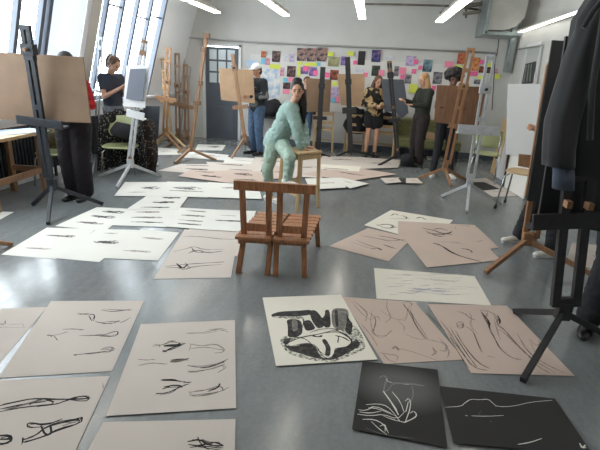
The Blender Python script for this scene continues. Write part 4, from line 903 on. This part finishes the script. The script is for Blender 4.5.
# wooden chairs with coats in the background
def wood_chair(loc, rz, label, h=.45):
    t = thing('wooden_chair', V(loc), label, 'chair', 'pale wooden chairs along the back wall'); x = V((math.cos(rz), math.sin(rz), 0)); y = V((-x.y, x.x, 0)); loc = V(loc)
    def P(a, c, z): return loc+x*a+y*c+V((0, 0, z))
    for sx in (-1, 1):
        obj('leg', bar(NB(), P(sx*.21, -.2, 0), P(sx*.19, -.19, h), .035, .035, side=x), M_WOODP, t)
        obj('leg', bar(NB(), P(sx*.21, .22, 0), P(sx*.18, .2, .85), .035, .035, side=x), M_WOODP, t)
    b = NB(); plate(b, [P(-.22, -.22, h), P(.22, -.22, h), P(.2, .2, h), P(-.2, .2, h)], .03, n=(0, 0, 1)); bev(obj('seat', b, M_WOODP, t), .008)
    b = NB(); 
    for z in (.62, .80): bar(b, P(-.18, .2, z), P(.18, .2, z), .06, .018, side=V((0, 0, 1)))
    obj('backrest', b, M_WOODP, t)
    b = NB(); bar(b, P(-.2, -.2, .2), P(.2, -.2, .2), .03, .02, side=V((0, 0, 1))); obj('stretcher', b, M_WOODP, t)
wood_chair((-.22, 9.95, 0), 3.3, 'pale wooden chair with dark coat behind the light tan board')
wood_chair((.42, 10.02, 0), 3.0, 'pale wooden chair behind the woman in the patterned sweater')
wood_chair((-.92, 9.95, 0), 3.2, 'pale wooden chair behind the brown board beside the mint woman')
heap('dark coat hanging on wooden chair behind the light tan board', (-.22, 9.86, .66), (.26, .13, .30), M_BLACK, 9)
heap('dark jacket on wooden chair behind the patterned sweater woman', (.42, 9.97, .74), (.2, .12, .16), M_BLACK, 12)
# lime sofa
sf = thing('sofa', (1.25, 10.0, 0), 'low lime green sofa against the back wall behind the blonde woman', 'sofa')
X0, X1 = .62, 1.95; YS = 9.95
b = NB(); box(b, ((X0+X1)/2, YS, .33), (X1-X0, .6, .2)); bev(obj('seat', b, M_LIMEF, sf), .04, 4)
b = NB(); box(b, ((X0+X1)/2, YS+.27, .58), (X1-X0, .18, .42)); bev(obj('backrest', b, M_LIMEF, sf), .05, 4)
for x in (X0+.06, X1-.06):
    for y in (YS-.24, YS+.24): obj('leg', box(NB(), (x, y, .115), (.05, .05, .23)), M_CHARB, sf)
b = NB(); plate(b, [W(423, 131, 9.75), W(440, 134, 9.75), W(438, 141, 9.75), W(421, 137, 9.75)], .02, n=(0, 1, 0)); tag(obj('cardboard_folder', b, M_BOARDT), 'tan folder leaning on the lime sofa seat', 'folder')
heap('round dark bag on the floor at the feet of the blonde woman', (.83, 8.78, .12), (.13, .12, .13), M_BLACK, 20, 'black_bag', 'bag')
# right side: chairs, leaning canvases, white board
shell_chair((2.02, 7.95, 0), 2.9, 'lime chair furthest back on the right beside the white easel', seat_h=.47)
RB = []
def leaning(label, m, bl, br, tl, tr, back=.12, th=.02):
    a, b_ = G(*bl, .002), G(*br, .002); tl_ = W(*tl, a.y+back); tr_ = W(*tr, b_.y+back)
    tag(bev(obj('canvas', plate(NB(), [tl_, tr_, b_, a], th), m), .002, 1), label, 'canvas', 'canvases leaning at the right wall')
leaning('brown framed canvas leaning, leftmost of the leaning stack at right', M_WOODP, (490, 172), (497, 177), (503, 118), (508, 120))
leaning('white canvas edge leaning second in the stack at right', M_WHITE, (494, 175), (502, 181), (507, 119), (512, 122))
leaning('tan canvas leaning third in the stack at right', M_BOARDT, (498, 177), (509, 184), (510, 121), (518, 125))
leaning('white sheet leaning on the right wall behind the pale caster chair', M_WPAP, (504, 187), (523, 199), (511, 150), (531, 158), .2)
leaning('dark narrow board leaning against the white sheet at right', M_CHARB, (501, 184), (507, 189), (512, 153), (518, 156), .15)
rboard('whiteboard', 'big plain white board standing at the right wall under the louvred frame', mat('whiteboard_white', (.90, .90, .90), .35), [(508, 84), (541, 84), (533, 160), (505.5, 154)], 7.2, -.25, .02, th=.025, cat='board', grp='boards at the right wall')
ct = shell_chair((2.13, 6.25, 0), 2.6, 'pale chair on black casters in front of the big white board at right', m=M_WOODP, seat_h=.50, scale=1.05, casters=True, back=False)
pq, nq = quadboard([(519, 154), (531, 155), (529, 168), (518, 166)], 6.05, 0, .05); obj('backrest', plate(NB(), pq, .012, n=nq), M_WOODO, ct)
shell_chair((2.15, 5.45, 0), 2.8, 'lime chair partly hidden by left edge of the tall black board', seat_h=.44, back=False, casters=True, scale=.9)
# wooden easel leg end at the left edge (easel itself stands beyond the frame)
easel('easel', 'brown wooden easel beyond the left edge with only a foot showing', M_WOODO, V((-3.35, 2.75, .35)), V((-3.4, 2.75, 1.9)), [G(13, 246), V((-3.2, 2.3, 0)), V((-3.75, 2.9, 0))], V((-3.35, 2.75, .3)), 0)
b = NB(); c = G(151, 166); tube(b, [c+V((-.12, 0, .03)), c+V((.12, .02, .03))], .028, 10); tag(obj('paper_roll', b, M_WPAP, smooth=True), 'small white paper roll on the floor right of the patterned coat', 'paper roll')

# ---------------------------------------------------------------- people
def capsule(bm, a, b, ra, rb, seg=14):
    a = V(a); b = V(b); d = b-a; ln = max(d.length, 1e-4); d, s, t = frame_of(d if d.length > 1e-4 else V((0, 0, 1)))
    prof = [(-ra*math.cos(k*math.pi/8), ra*math.sin(k*math.pi/8)) for k in range(1, 5)] + [(ln+rb*math.sin(k*math.pi/8), rb*math.cos(k*math.pi/8)) for k in range(0, 4)]
    rings = []
    for h, r in prof: rings.append([bm.verts.new(a+d*h+s*math.cos(2*math.pi*k/seg)*r+t*math.sin(2*math.pi*k/seg)*r) for k in range(seg)])
    for p, q in zip(rings, rings[1:]):
        for k in range(seg): bm.faces.new((p[k], p[(k+1) % seg], q[(k+1) % seg], q[k]))
    e0 = bm.verts.new(a-d*ra); e1 = bm.verts.new(b+d*rb)
    for k in range(seg): bm.faces.new((e0, rings[0][(k+1) % seg], rings[0][k])); bm.faces.new((e1, rings[-1][k], rings[-1][(k+1) % seg]))
def chain(bm, pts, rs):
    for i in range(len(pts)-1): capsule(bm, pts[i], pts[i+1], rs[i], rs[i+1])
def ell(bm, c, ax, r):
    t = bmesh.new(); bmesh.ops.create_icosphere(t, subdivisions=3, radius=1); mp = {}
    for v in t.verts: mp[v] = bm.verts.new(V(c)+ax[0]*v.co.x*r[0]+ax[1]*v.co.y*r[1]+ax[2]*v.co.z*r[2])
    for f in t.faces: bm.faces.new([mp[v] for v in f.verts])
    t.free()
def fuse(name, bm, m, parent, vox=.012, sm=6, wr=0, wsc=14, label=None):
    """one continuous skin around all the volumes in bm"""
    bmesh.ops.recalc_face_normals(bm, faces=bm.faces[:])
    me = bpy.data.meshes.new('tmp'); bm.to_mesh(me); bm.free(); to = bpy.data.objects.new('tmp', me); COL.objects.link(to)
    r = to.modifiers.new('r', 'REMESH'); r.mode = 'VOXEL'; r.voxel_size = vox
    s = to.modifiers.new('s', 'SMOOTH'); s.factor = .5; s.iterations = sm
    dg = bpy.context.evaluated_depsgraph_get(); dg.update()
    nm = bpy.data.meshes.new_from_object(to.evaluated_get(dg)); bpy.data.objects.remove(to); bpy.data.meshes.remove(me)
    if wr:
        co = [v.co.copy() for v in nm.vertices]; no = [v.normal.copy() for v in nm.vertices]
        for v, c, n in zip(nm.vertices, co, no):
            q = V((c.x*wsc, c.y*wsc, c.z*wsc*1.6)); v.co = c+n*wr*(1-2*abs(noise.noise(q)) + .5*noise.noise(q*2.3))
    nm.materials.clear()
    for mm in (m if isinstance(m, (list, tuple)) else [m]): nm.materials.append(mm)
    for p in nm.polygons: p.use_smooth = True; p.material_index = 0
    nm.name = name
    o = bpy.data.objects.new(name, nm); COL.objects.link(o); o0 = wl(parent) if parent else V((0, 0, 0))
    if parent: o.parent = parent
    else:
        xs = [v.co for v in nm.vertices]; o0 = V((sum(v.x for v in xs)/len(xs), sum(v.y for v in xs)/len(xs), min(v.z for v in xs))); o.location = o0
    for v in nm.vertices: v.co -= o0
    return o
def hand(bm, w_, d, pal, k=1.0, curl=.5, spread=.25, side=1):
    """palm and five fingers from wrist w_ pointing along d; pal: palm normal"""
    d = V(d).normalized(); n = V(pal); n = (n-d*n.dot(d)).normalized(); s = d.cross(n)*side
    w_ = V(w_); p0 = w_+d*.045*k
    for q in (-1, -.33, .33, 1): capsule(bm, w_+s*q*.014*k, w_+d*.085*k+s*q*.030*k, .014*k, .0115*k, 8)
    for q, ln in ((-1, .062), (-.33, .078), (.33, .085), (1, .072)):
        a = w_+d*.085*k+s*q*.030*k; dd = (d+s*q*spread*.5).normalized(); m1 = a+dd*ln*.5*k; m2 = m1+(dd+n*curl).normalized()*ln*.3*k; m3 = m2+(dd+n*curl*1.8).normalized()*ln*.25*k
        chain(bm, [a, m1, m2, m3], [.0105*k, .0095*k, .009*k, .007*k])
    a = w_+d*.025*k+s*.028*k; m1 = a+(d*.6+s*.8).normalized()*.035*k; m2 = m1+(d*.85+s*.35+n*.2).normalized()*.03*k
    chain(bm, [a, m1, m2], [.014*k, .0115*k, .009*k])
def stand(x, y, h, f, **ov):
    """joints of a standing figure at x, y, height h, facing f; overrides in (right, forward, up) on a 1.7 m figure"""
    f = V((f[0], f[1], 0)).normalized(); r = f.cross(V((0, 0, 1))); k = h/1.72
    J = dict(head=(0, .03, 1.59), neck=(0, 0, 1.44), chest=(0, 0, 1.27), waist=(0, 0, 1.07), pelvis=(0, 0, .94),
             sR=(.165, 0, 1.385), eR=(.22, -.02, 1.11), wR=(.22, .10, .88), sL=(-.165, 0, 1.385), eL=(-.22, -.02, 1.11), wL=(-.22, .10, .88),
             hR=(.085, 0, .90), kR=(.095, .03, .49), aR=(.10, -.02, .085), tR=(.12, .13, .03), hL=(-.085, 0, .90), kL=(-.095, .03, .49), aL=(-.10, -.02, .085), tL=(-.12, .13, .03))
    J.update(ov); o = V((x, y, 0)); out = {a: o+(r*c[0]+f*c[1]+V((0, 0, c[2])))*k for a, c in J.items()}
    out['k'] = k; return out
def person(label, J, face, top=None, bottom=None, shoes=None, skin=None, hair='short', hairm=None, vox=.012, sleeve=1.0, handR=None, handL=None, skirt=False, up=None, topr=.0, botr=.0, group=None, wr=.006, cap_m=None, hem=None):
    k = J['k']; skin = skin or M_SKIN; P = {a: V(b) for a, b in J.items() if a != 'k'}
    face = V(face).normalized(); up = V(up or (0, 0, 1)); up = (up-face*up.dot(face)).normalized(); rt = face.cross(up)
    tu = (P['chest']-P['pelvis']).normalized(); tr = (P['sR']-P['sL']); tr = (tr-tu*tr.dot(tu)).normalized(); tf = tu.cross(tr)
    tx = (tr, tf, tu)
    def torso(b, e):
        chain(b, [P['sL']-tu*.01, P['sR']-tu*.01], [.055*k+e]*2)
        ell(b, P['chest'], tx, ((.150+e)*k, (.105+e)*k, (.17+e)*k)); ell(b, P['waist'], tx, ((.125+e)*k, (.092+e)*k, (.15+e)*k)); ell(b, P['pelvis'], tx, ((.150+e)*k, (.105+e)*k, (.12+e)*k))
        for s in 'LR': chain(b, [P['s'+s].lerp(P['chest'], .35), P['pelvis'].lerp(P['h'+s], .6)], [(.07+e)*k, (.085+e)*k])
    h = P['head']; b = NB()
    ell(b, h+up*.018*k, (rt, face, up), (.074*k, .093*k, .098*k)); ell(b, h-up*.045*k+face*.022*k, (rt, face, up), (.052*k, .060*k, .066*k))
    chain(b, [h+face*.088*k+up*.012*k, h+face*.108*k-up*.016*k], [.007*k, .013*k])
    for s in (-1, 1): ell(b, h+rt*s*.075*k-face*.005*k-up*.005*k, (rt, face, up), (.010*k, .018*k, .030*k))
    ell(b, h+face*.083*k-up*.048*k, (rt, face, up), (.024*k, .012*k, .012*k))
    chain(b, [h-face*.02*k-up*.05*k, P['neck'], P['chest']+tu*.05*k], [.052*k, .055*k, .07*k])
    torso(b, -.008)
    for s in 'LR':
        chain(b, [P['s'+s], P['e'+s], P['w'+s]], [.047*k, .036*k, .025*k]); chain(b, [P['h'+s], P['k'+s], P['k'+s].lerp(P['a'+s], .35), P['a'+s]], [.082*k, .054*k, .053*k, .034*k])
        chain(b, [P['a'+s]-V((0, 0, .035*k)), P['t'+s]], [.035*k, .026*k])
        hd = (handR if s == 'R' else handL) or {}
        d = V(hd.get('d', (P['w'+s]-P['e'+s]))); hand(b, P['w'+s], d, hd.get('n', face if abs(face.dot(d.normalized())) < .9 else up), k, hd.get('curl', .5), side=1 if s == 'R' else -1)
    body = fuse('person', b, skin, None, vox=min(vox, .009), sm=3)
    tag(body, label, 'person', group or 'people in the studio')
    # face
    for s in (-1, 1):
        b = NB(); ell(b, h+rt*s*.030*k+face*.083*k+up*.010*k, (rt, face, up), (.015*k, .010*k, .0085*k)); obj('eye', b, M_EYE, body, smooth=True)
    b = NB()
    for s in (-1, 1): chain(b, [h+rt*s*.016*k+face*.090*k+up*.030*k, h+rt*s*.046*k+face*.078*k+up*.031*k], [.0045*k, .003*k])
    obj('eyebrows', b, hairm or M_HAIRK, body, smooth=True)
    b = NB(); ell(b, h+face*.092*k-up*.048*k, (rt, face, up), (.021*k, .006*k, .008*k)); obj('mouth', b, M_LIP, body, smooth=True)
    # hair
    hm = hairm or M_HAIRK; b = NB()
    A = (rt, face, up)
    if hair != 'afro':
        ell(b, h+up*.038*k-face*.018*k, A, (.085*k, .094*k, .092*k)); ell(b, h-face*.045*k-up*.01*k, A, (.080*k, .062*k, .085*k))
    if hair == 'bun': ell(b, h+up*.115*k-face*.02*k, A, (.062*k, .060*k, .045*k)); chain(b, [h-face*.05*k-up*.03*k, h-face*.08*k+rt*(-.05)*k-up*.18*k, h-face*.06*k+rt*(-.075)*k-up*.38*k], [.055*k, .045*k, .022*k]); chain(b, [h-face*.05*k+rt*(-.06)*k, h-face*.03*k+rt*(-.085)*k-up*.16*k, h-face*.03*k+rt*(-.08)*k-up*.40*k], [.03*k, .035*k, .018*k])
    if hair == 'pony': chain(b, [h+up*.06*k-face*.09*k, h+up*.06*k-face*.13*k, h-up*.03*k-face*.15*k, h-up*.12*k-face*.13*k], [.028*k, .035*k, .038*k, .02*k])
    if hair in ('long', 'vlong'):
        L_ = .22 if hair == 'long' else .30
        for s in (-1, 0, 1): chain(b, [h+rt*s*.06*k-face*.03*k, h+rt*s*.082*k-face*(.035 if s else .085)*k-up*.12*k, h+rt*s*.085*k-face*(.03 if s else .09)*k-up*L_*k], [.045*k, .048*k, .028*k])
    if hair == 'afro':
        for q in range(26):
            a = q*2.4; zz = 1-1.75*q/26; rr = math.sqrt(max(0, 1-zz*zz)); ell(b, h+up*.07*k-face*.04*k+rt*math.cos(a)*rr*.11*k+face*(math.sin(a)*rr*.09-.01)*k+up*zz*.085*k, A, (.055*k, .055*k, .05*k))
        fr = [v for v in b.verts if (v.co-h).dot(face) > .05*k and (v.co-h).dot(up) < .045*k]
        for v in fr: v.co -= face*((v.co-h).dot(face)-.05*k)
    if hair != 'none': fuse('hair', b, hm, body, vox=.007, sm=3, wr=.003 if hair != 'afro' else .006, wsc=60)
    else: b.free()
    if cap_m:
        b = NB(); ell(b, h+up*.062*k-face*.008*k, A, (.092*k, .108*k, .075*k)); o = fuse('cap', b, cap_m, body, vox=.007, sm=3)
        b = NB(); c = h+face*.10*k+up*.055*k; n = 10
        plate(b, [c+rt*math.cos(math.pi*i/n)*.07*k+face*(math.sin(math.pi*i/n)*.075)*k-up*.012*k for i in range(n+1)], .006, n=up); obj('cap_brim', b, cap_m, o)
    # clothes
    if bottom and not skirt:
        b = NB(); ell(b, P['pelvis'], tx, ((.162+botr)*k, (.118+botr)*k, (.11)*k))
        for s in 'LR': chain(b, [P['h'+s], P['k'+s], P['a'+s].lerp(P['k'+s], .03)], [(.096+botr)*k, (.068+botr)*k, (.050+botr*1.2)*k])
        fuse('trousers', b, bottom, body, vox=vox, wr=wr)
    if skirt:
        b = NB(); c = P['hL'].lerp(P['hR'], .5); ell(b, P['pelvis'], tx, (.165*k, .125*k, .12*k))
        for s in 'LR': chain(b, [P['h'+s]+V((0, 0, .02)), P['h'+s].lerp(P['k'+s], .42)], [.115*k, .125*k])
        chain(b, [c, c-V((0, 0, .18*k))], [.13*k, .13*k])
        fuse('skirt', b, bottom, body, vox=vox, wr=wr)
    if top:
        b = NB(); torso(b, .012+topr)
        if hem: chain(b, [P['pelvis'], P['pelvis']-tu*hem], [(.14+topr)*k, (.145+topr)*k])
        for s in 'LR':
            e = P['e'+s]; q = P['w'+s]
            if sleeve > .6: chain(b, [P['s'+s], e, e.lerp(q, (sleeve-.5)*2*.96)], [(.062+topr)*k, (.050+topr)*k, (.038+topr)*k])
            else: chain(b, [P['s'+s], P['s'+s].lerp(e, sleeve)], [(.062+topr)*k, (.056+topr)*k])
        b2 = [v for v in b.verts]
        fuse('top', b, top, body, vox=vox, wr=wr)
    if shoes:
        for s in 'LR':
            b = NB(); a = P['a'+s]; t_ = P['t'+s]; d = (t_-a); d.z = 0; d.normalize(); sd = V((-d.y, d.x, 0)); z0 = max(0, min(a.z-.085*k, t_.z-.03)); z0 = z0 if z0 > .05 else 0
            heel = V((a.x, a.y, 0))-d*.035*k; 
            for q in (0, .35, .7, 1): ell(b, heel.lerp(V((t_.x, t_.y, 0))+d*.04*k, q)+V((0, 0, (.042-.012*q)*k)), (sd, d, V((0, 0, 1))), (.042*k, .06*k, (.044-.014*q)*k))
            capsule(b, heel+d*.03*k+V((0, 0, .05)), heel+d*.03*k+V((0, 0, .09*k)), .045*k, .043*k)
            for v in b.verts: v.co.z = max(v.co.z, .003)+z0
            so = fuse('shoe', b, shoes, body, vox=.008, sm=2)
            b = NB(); pts = []
            for i in range(16):
                an = 2*math.pi*i/16; c = heel.lerp(V((t_.x, t_.y, 0))+d*.03*k, .5); pts.append(c+d*math.cos(an)*.155*k+sd*math.sin(an)*.047*k+V((0, 0, .002+z0)))
            plate(b, pts, .016, n=(0, 0, 1)); obj('sole', b, M_SOLE if shoes is not M_SNEAK else M_WHITE, so)
    return body
M_SOLE = mat('shoe_sole', (.14, .13, .13), .7); M_SNEAK = mat('white_sneaker', (.82, .81, .78), .6); M_SHOEK = mat('black_shoe', (.09, .09, .10), .3)
M_MINT = mat('mint_cotton', (.57, .67, .645), .85, var=.05, scale=14); M_MINT2 = mat('mint_trouser_cotton', (.59, .67, .615), .85, var=.05, scale=14)
M_JEAN = mat('blue_denim', (.27, .36, .47), .9, var=.12, scale=20); M_JEAN2 = mat('grey_denim', (.42, .44, .46), .9, var=.08, scale=20)
M_TEE = mat('navy_tee', (.17, .19, .24), .9); M_DKGREEN = mat('dark_olive_knit', (.16, .18, .15), .95, var=.1, scale=30); M_BRN = mat('dark_brown_cloth', (.17, .14, .14), .9, var=.1, scale=20)
M_RED = mat('red_knit', (.66, .10, .13), .9, var=.1, scale=30); M_TANP = mat('tan_black_pattern', (.12, .11, .10), .95, kind='patch', col2=(.68, .58, .42), scale=7, thr=.50)
M_SWT = mat('dark_sweater_grey_front', (.16, .17, .19), .95, kind='patch', col2=(.45, .46, .47), scale=5, thr=.60)

# young woman in mint leaning on the stool
J = dict(k=.93, head=W(297.3, 91, 5.40), neck=W(294, 102.5, 5.47), chest=W(288, 115, 5.52), waist=W(281.5, 128, 5.57), pelvis=W(277.5, 138, 5.60),
         sR=W(291.5, 109, 5.38), eR=W(296.5, 128, 5.34), wR=W(300.5, 146.5, 5.36), sL=W(296.5, 107, 5.62), eL=W(303, 127, 5.66), wL=W(306, 145, 5.56),
         hR=W(273.5, 144, 5.54), kR=W(267.5, 170, 5.46), aR=W(269, 197, 5.53), tR=W(277, 203, 5.46), hL=W(280.5, 142.5, 5.58), kL=W(290, 158, 5.10), aL=W(287.5, 178.5, 5.12), tL=W(294, 184.5, 5.06))
J['aR'].z = .085; J['tR'].z = .03
person('young woman in mint shirt and trousers leaning on the tall stool, looking at camera', J, (.10, -1, -.10), M_MINT, M_MINT2, M_SNEAK, skin=M_SKIN, hair='bun', vox=.009, topr=.018, botr=.004, wr=.009, hem=.07, up=(-.06, 0, 1),
       handR=dict(d=(.75, .15, -.32), n=(0, 0, -1), curl=.15), handL=dict(d=(.85, -.1, -.28), n=(0, 0, -1), curl=.15))
# capped man
J = stand(-2.15, 8.8, 1.72, (-.55, -.83), eR=(.24, -.02, 1.13), wR=(.06, .22, 1.08), eL=(-.25, .02, 1.12), wL=(-.12, .26, 1.12))
person('man in white cap, dark sweater and blue jeans standing behind tan board by the door', J, (-.6, -.8, -.2), M_SWT, M_JEAN, M_SHOEK, hair='short', hairm=M_HAIRB, cap_m=M_WHITE, topr=.015, botr=.012)
# woman at phone
J = stand(-3.97, 6.78, 1.70, (.93, -.35), head=(0, .10, 1.58), eR=(.20, .05, 1.10), wR=(.08, .28, 1.24), eL=(-.20, .05, 1.12), wL=(-.04, .30, 1.28))
person('woman with ponytail in navy tee looking down at her phone by the windows', J, (.85, -.30, -.55), M_TEE, M_JEAN2, M_SHOEK, hair='pony', hairm=M_HAIRB, sleeve=.5)
b = NB(); bar(b, J['wR']+V((.08, .0, .06)), J['wR']+V((.13, .0, .18)), .07, .01, side=(.3, 1, 0)); tag(bev(obj('phone', b, M_SHOEK), .004), 'dark phone held by the ponytailed woman', 'phone')
# person behind the big brown board at left
J = stand(-3.36, 4.86, 1.68, (0.1, -1), eL=(-.23, -.02, 1.14), wL=(-.14, .22, 1.18), sL=(-.175, 0, 1.37), eR=(.2, .05, 1.15), wR=(.15, .2, 1.15), aR=(.09, -.02, .085), tR=(.10, .13, .03), aL=(-.06, -.02, .085), tL=(-.07, .13, .03), kL=(-.07, .03, .49))
person('person in red top and baggy black trousers standing behind the big brown board at left', J, (.1, -1, -.3), M_RED, mat('plum_black_trousers', (.10, .08, .10), .95, var=.08, scale=10), M_SHOEK, hair='short', hairm=M_HAIRK, botr=.035)
# person with auburn hair
J = stand(-1.33, 9.78, 1.53, (.1, -1))
person('person with auburn hair and blue jeans standing behind the mint woman', J, (.1, -1, -.1), M_BRN, M_JEAN, M_SHOEK, hair='short', hairm=M_HAIRR)
# woman in tan and black sweater
J = stand(.12, 9.62, 1.64, (.25, -1), eR=(.24, .0, 1.12), wR=(.05, .22, 1.10), eL=(-.24, .0, 1.12), wL=(-.08, .24, 1.12), head=(0, .06, 1.58))
person('woman in tan and black patterned sweater, black skirt and bare legs', J, (.4, -1, -.35), M_TANP, M_BLACK, M_SHOEK, hair='long', hairm=M_HAIRB, skirt=True, topr=.02)
# blonde woman
J = stand(1.0, 8.95, 1.72, (-.9, -.45), eR=(.21, .08, 1.14), wR=(.15, .30, 1.20), eL=(-.21, .08, 1.14), wL=(-.14, .30, 1.15), head=(0, .06, 1.59))
person('blonde long haired woman in dark olive top and brown trousers facing left', J, (-.85, -.45, -.2), M_DKGREEN, M_BRN, M_SHOEK, hair='vlong', hairm=M_HAIRG, botr=.02, topr=.008)
# curly haired person
J = stand(1.36, 8.25, 1.76, (0, -1), aR=(-.0, 0, .085), eR=(.2, .05, 1.15), wR=(.18, .25, 1.15), eL=(-.2, .05, 1.15), wL=(-.18, .25, 1.15))
J['aR'] = V((1.22, 8.10, .085)); J['tR'] = V((1.20, 7.97, .03)); J['kR'] = V((1.27, 8.2, .48)); J['aL'] = V((1.52, 8.08, .085)); J['tL'] = V((1.55, 7.93, .03)); J['kL'] = V((1.46, 8.2, .48))
person('person with big curly black hair and black trousers behind the reddish board', J, (0, -1, -.15), M_BLACK, M_BLACK, M_SNEAK, skin=M_SKIN3, hair='afro')
# person behind the tall black board
J = stand(1.93, 4.72, 1.70, (-1, -.2), eR=(.2, .05, 1.15), wR=(.15, .22, 1.2))
J['aR'] = V((1.73, 4.86, .085)); J['tR'] = V((1.62, 4.81, .03)); J['kR'] = V((1.82, 4.84, .48)); J['aL'] = V((1.94, 4.50, .085)); J['tL'] = V((1.83, 4.45, .03)); J['kL'] = V((1.93, 4.55, .48))
person('person in dark trousers and white sneakers hidden behind the tall black board', J, (-1, -.1, -.1), M_BLACK, M_BLACK, M_SNEAK, hair='short', botr=.02)
# person behind the black foreground easel
J = stand(1.86, 3.28, 1.72, (-.6, -.9), eR=(.2, .05, 1.15), wR=(.15, .1, 1.0), wL=(-.15, .1, 1.0))
J['aR'] = V((1.68, 3.08, .085)); J['tR'] = V((1.60, 2.94, .03)); J['kR'] = V((1.76, 3.16, .5)); 
person('person in black trousers and polished black shoes at right edge behind the black easel', J, (-.6, -.8, -.1), M_BLACK, M_BLACK, M_SHOEK, hair='short', botr=.028)

# ---------------------------------------------------------------- jacket on the right easel
M_JKT = mat('charcoal_jacket', (.16, .165, .175), .85, var=.06, scale=4, sheen=.2)
def loft(bm, secs, n=28, wr=.0, seed=0, close=True):
    rings = []
    for j, (c, hw, hd) in enumerate(secs):
        c = V(c); row = []
        for k in range(n):
            a = 2*math.pi*k/n; f = 1+wr*math.sin(a*5+seed+j*.35)+wr*.8*math.sin(a*9+seed*2-j*.5)
            row.append(bm.verts.new(c+V((math.cos(a)*hw*f, math.sin(a)*hd*f, 0))))
        rings.append(row)
    for p, q in zip(rings, rings[1:]):
        for k in range(n): bm.faces.new((p[k], p[(k+1) % n], q[(k+1) % n], q[k])).smooth = True
    if close: bm.faces.new(rings[0]); bm.faces.new(rings[-1])
jk = thing('jacket', (1.3, 2.6, 1.1), 'dark charcoal jacket hanging in front of the black easel at right edge', 'jacket')
Yj = 2.58
b = NB(); loft(b, [(W(622, -18, Yj), .10, .07), (W(618, 0, Yj), .14, .10), (W(614, 22, Yj), .19, .12), (W(612, 60, Yj), .215, .13), (W(608, 100, Yj), .22, .13), (W(604, 140, Yj), .21, .13), (W(604, 176, Yj), .19, .12)], wr=.05, seed=1)
o = obj('jacket_body', b, M_JKT, jk)
b = NB(); loft(b, [(W(600, 6, Yj-.03), .04, .05), (W(592, 26, Yj-.03), .065, .075), (W(582, 55, Yj-.04), .075, .08), (W(571, 90, Yj-.06), .075, .08), (W(562, 122, Yj-.07), .078, .08), (W(559, 148, Yj-.07), .076, .078), (W(558.5, 166, Yj-.07), .078, .075)], wr=.045, seed=4)
sl = obj('sleeve', b, M_JKT, jk)
b = NB(); loft(b, [(W(563, 160, Yj-.07), .05, .05), (W(563.5, 174, Yj-.07), .052, .05), (W(563, 189, Yj-.07), .054, .05)], wr=.02, seed=2); obj('cuff', b, mat('cuff_blue_grey', (.29, .32, .38), .85), sl)
b = NB(); loft(b, [(W(652, 0, Yj), .07, .08), (W(660, 60, Yj), .08, .08), (W(664, 130, Yj), .078, .08), (W(660, 175, Yj), .07, .07)], wr=.04, seed=6); obj('sleeve', b, M_JKT, jk)
b = NB()
pl_ = [W(583, 28, Yj-.12), W(592, 12, Yj-.12), W(604, -2, Yj-.12), W(612, -8, Yj-.10)]
tube(b, pl_, .012, 8); tube(b, [W(606, -4, Yj-.13), W(600, 40, Yj-.16), W(592, 90, Yj-.16), W(590, 140, Yj-.15)], .016, 8); obj('lapel', b, M_JKT, jk)
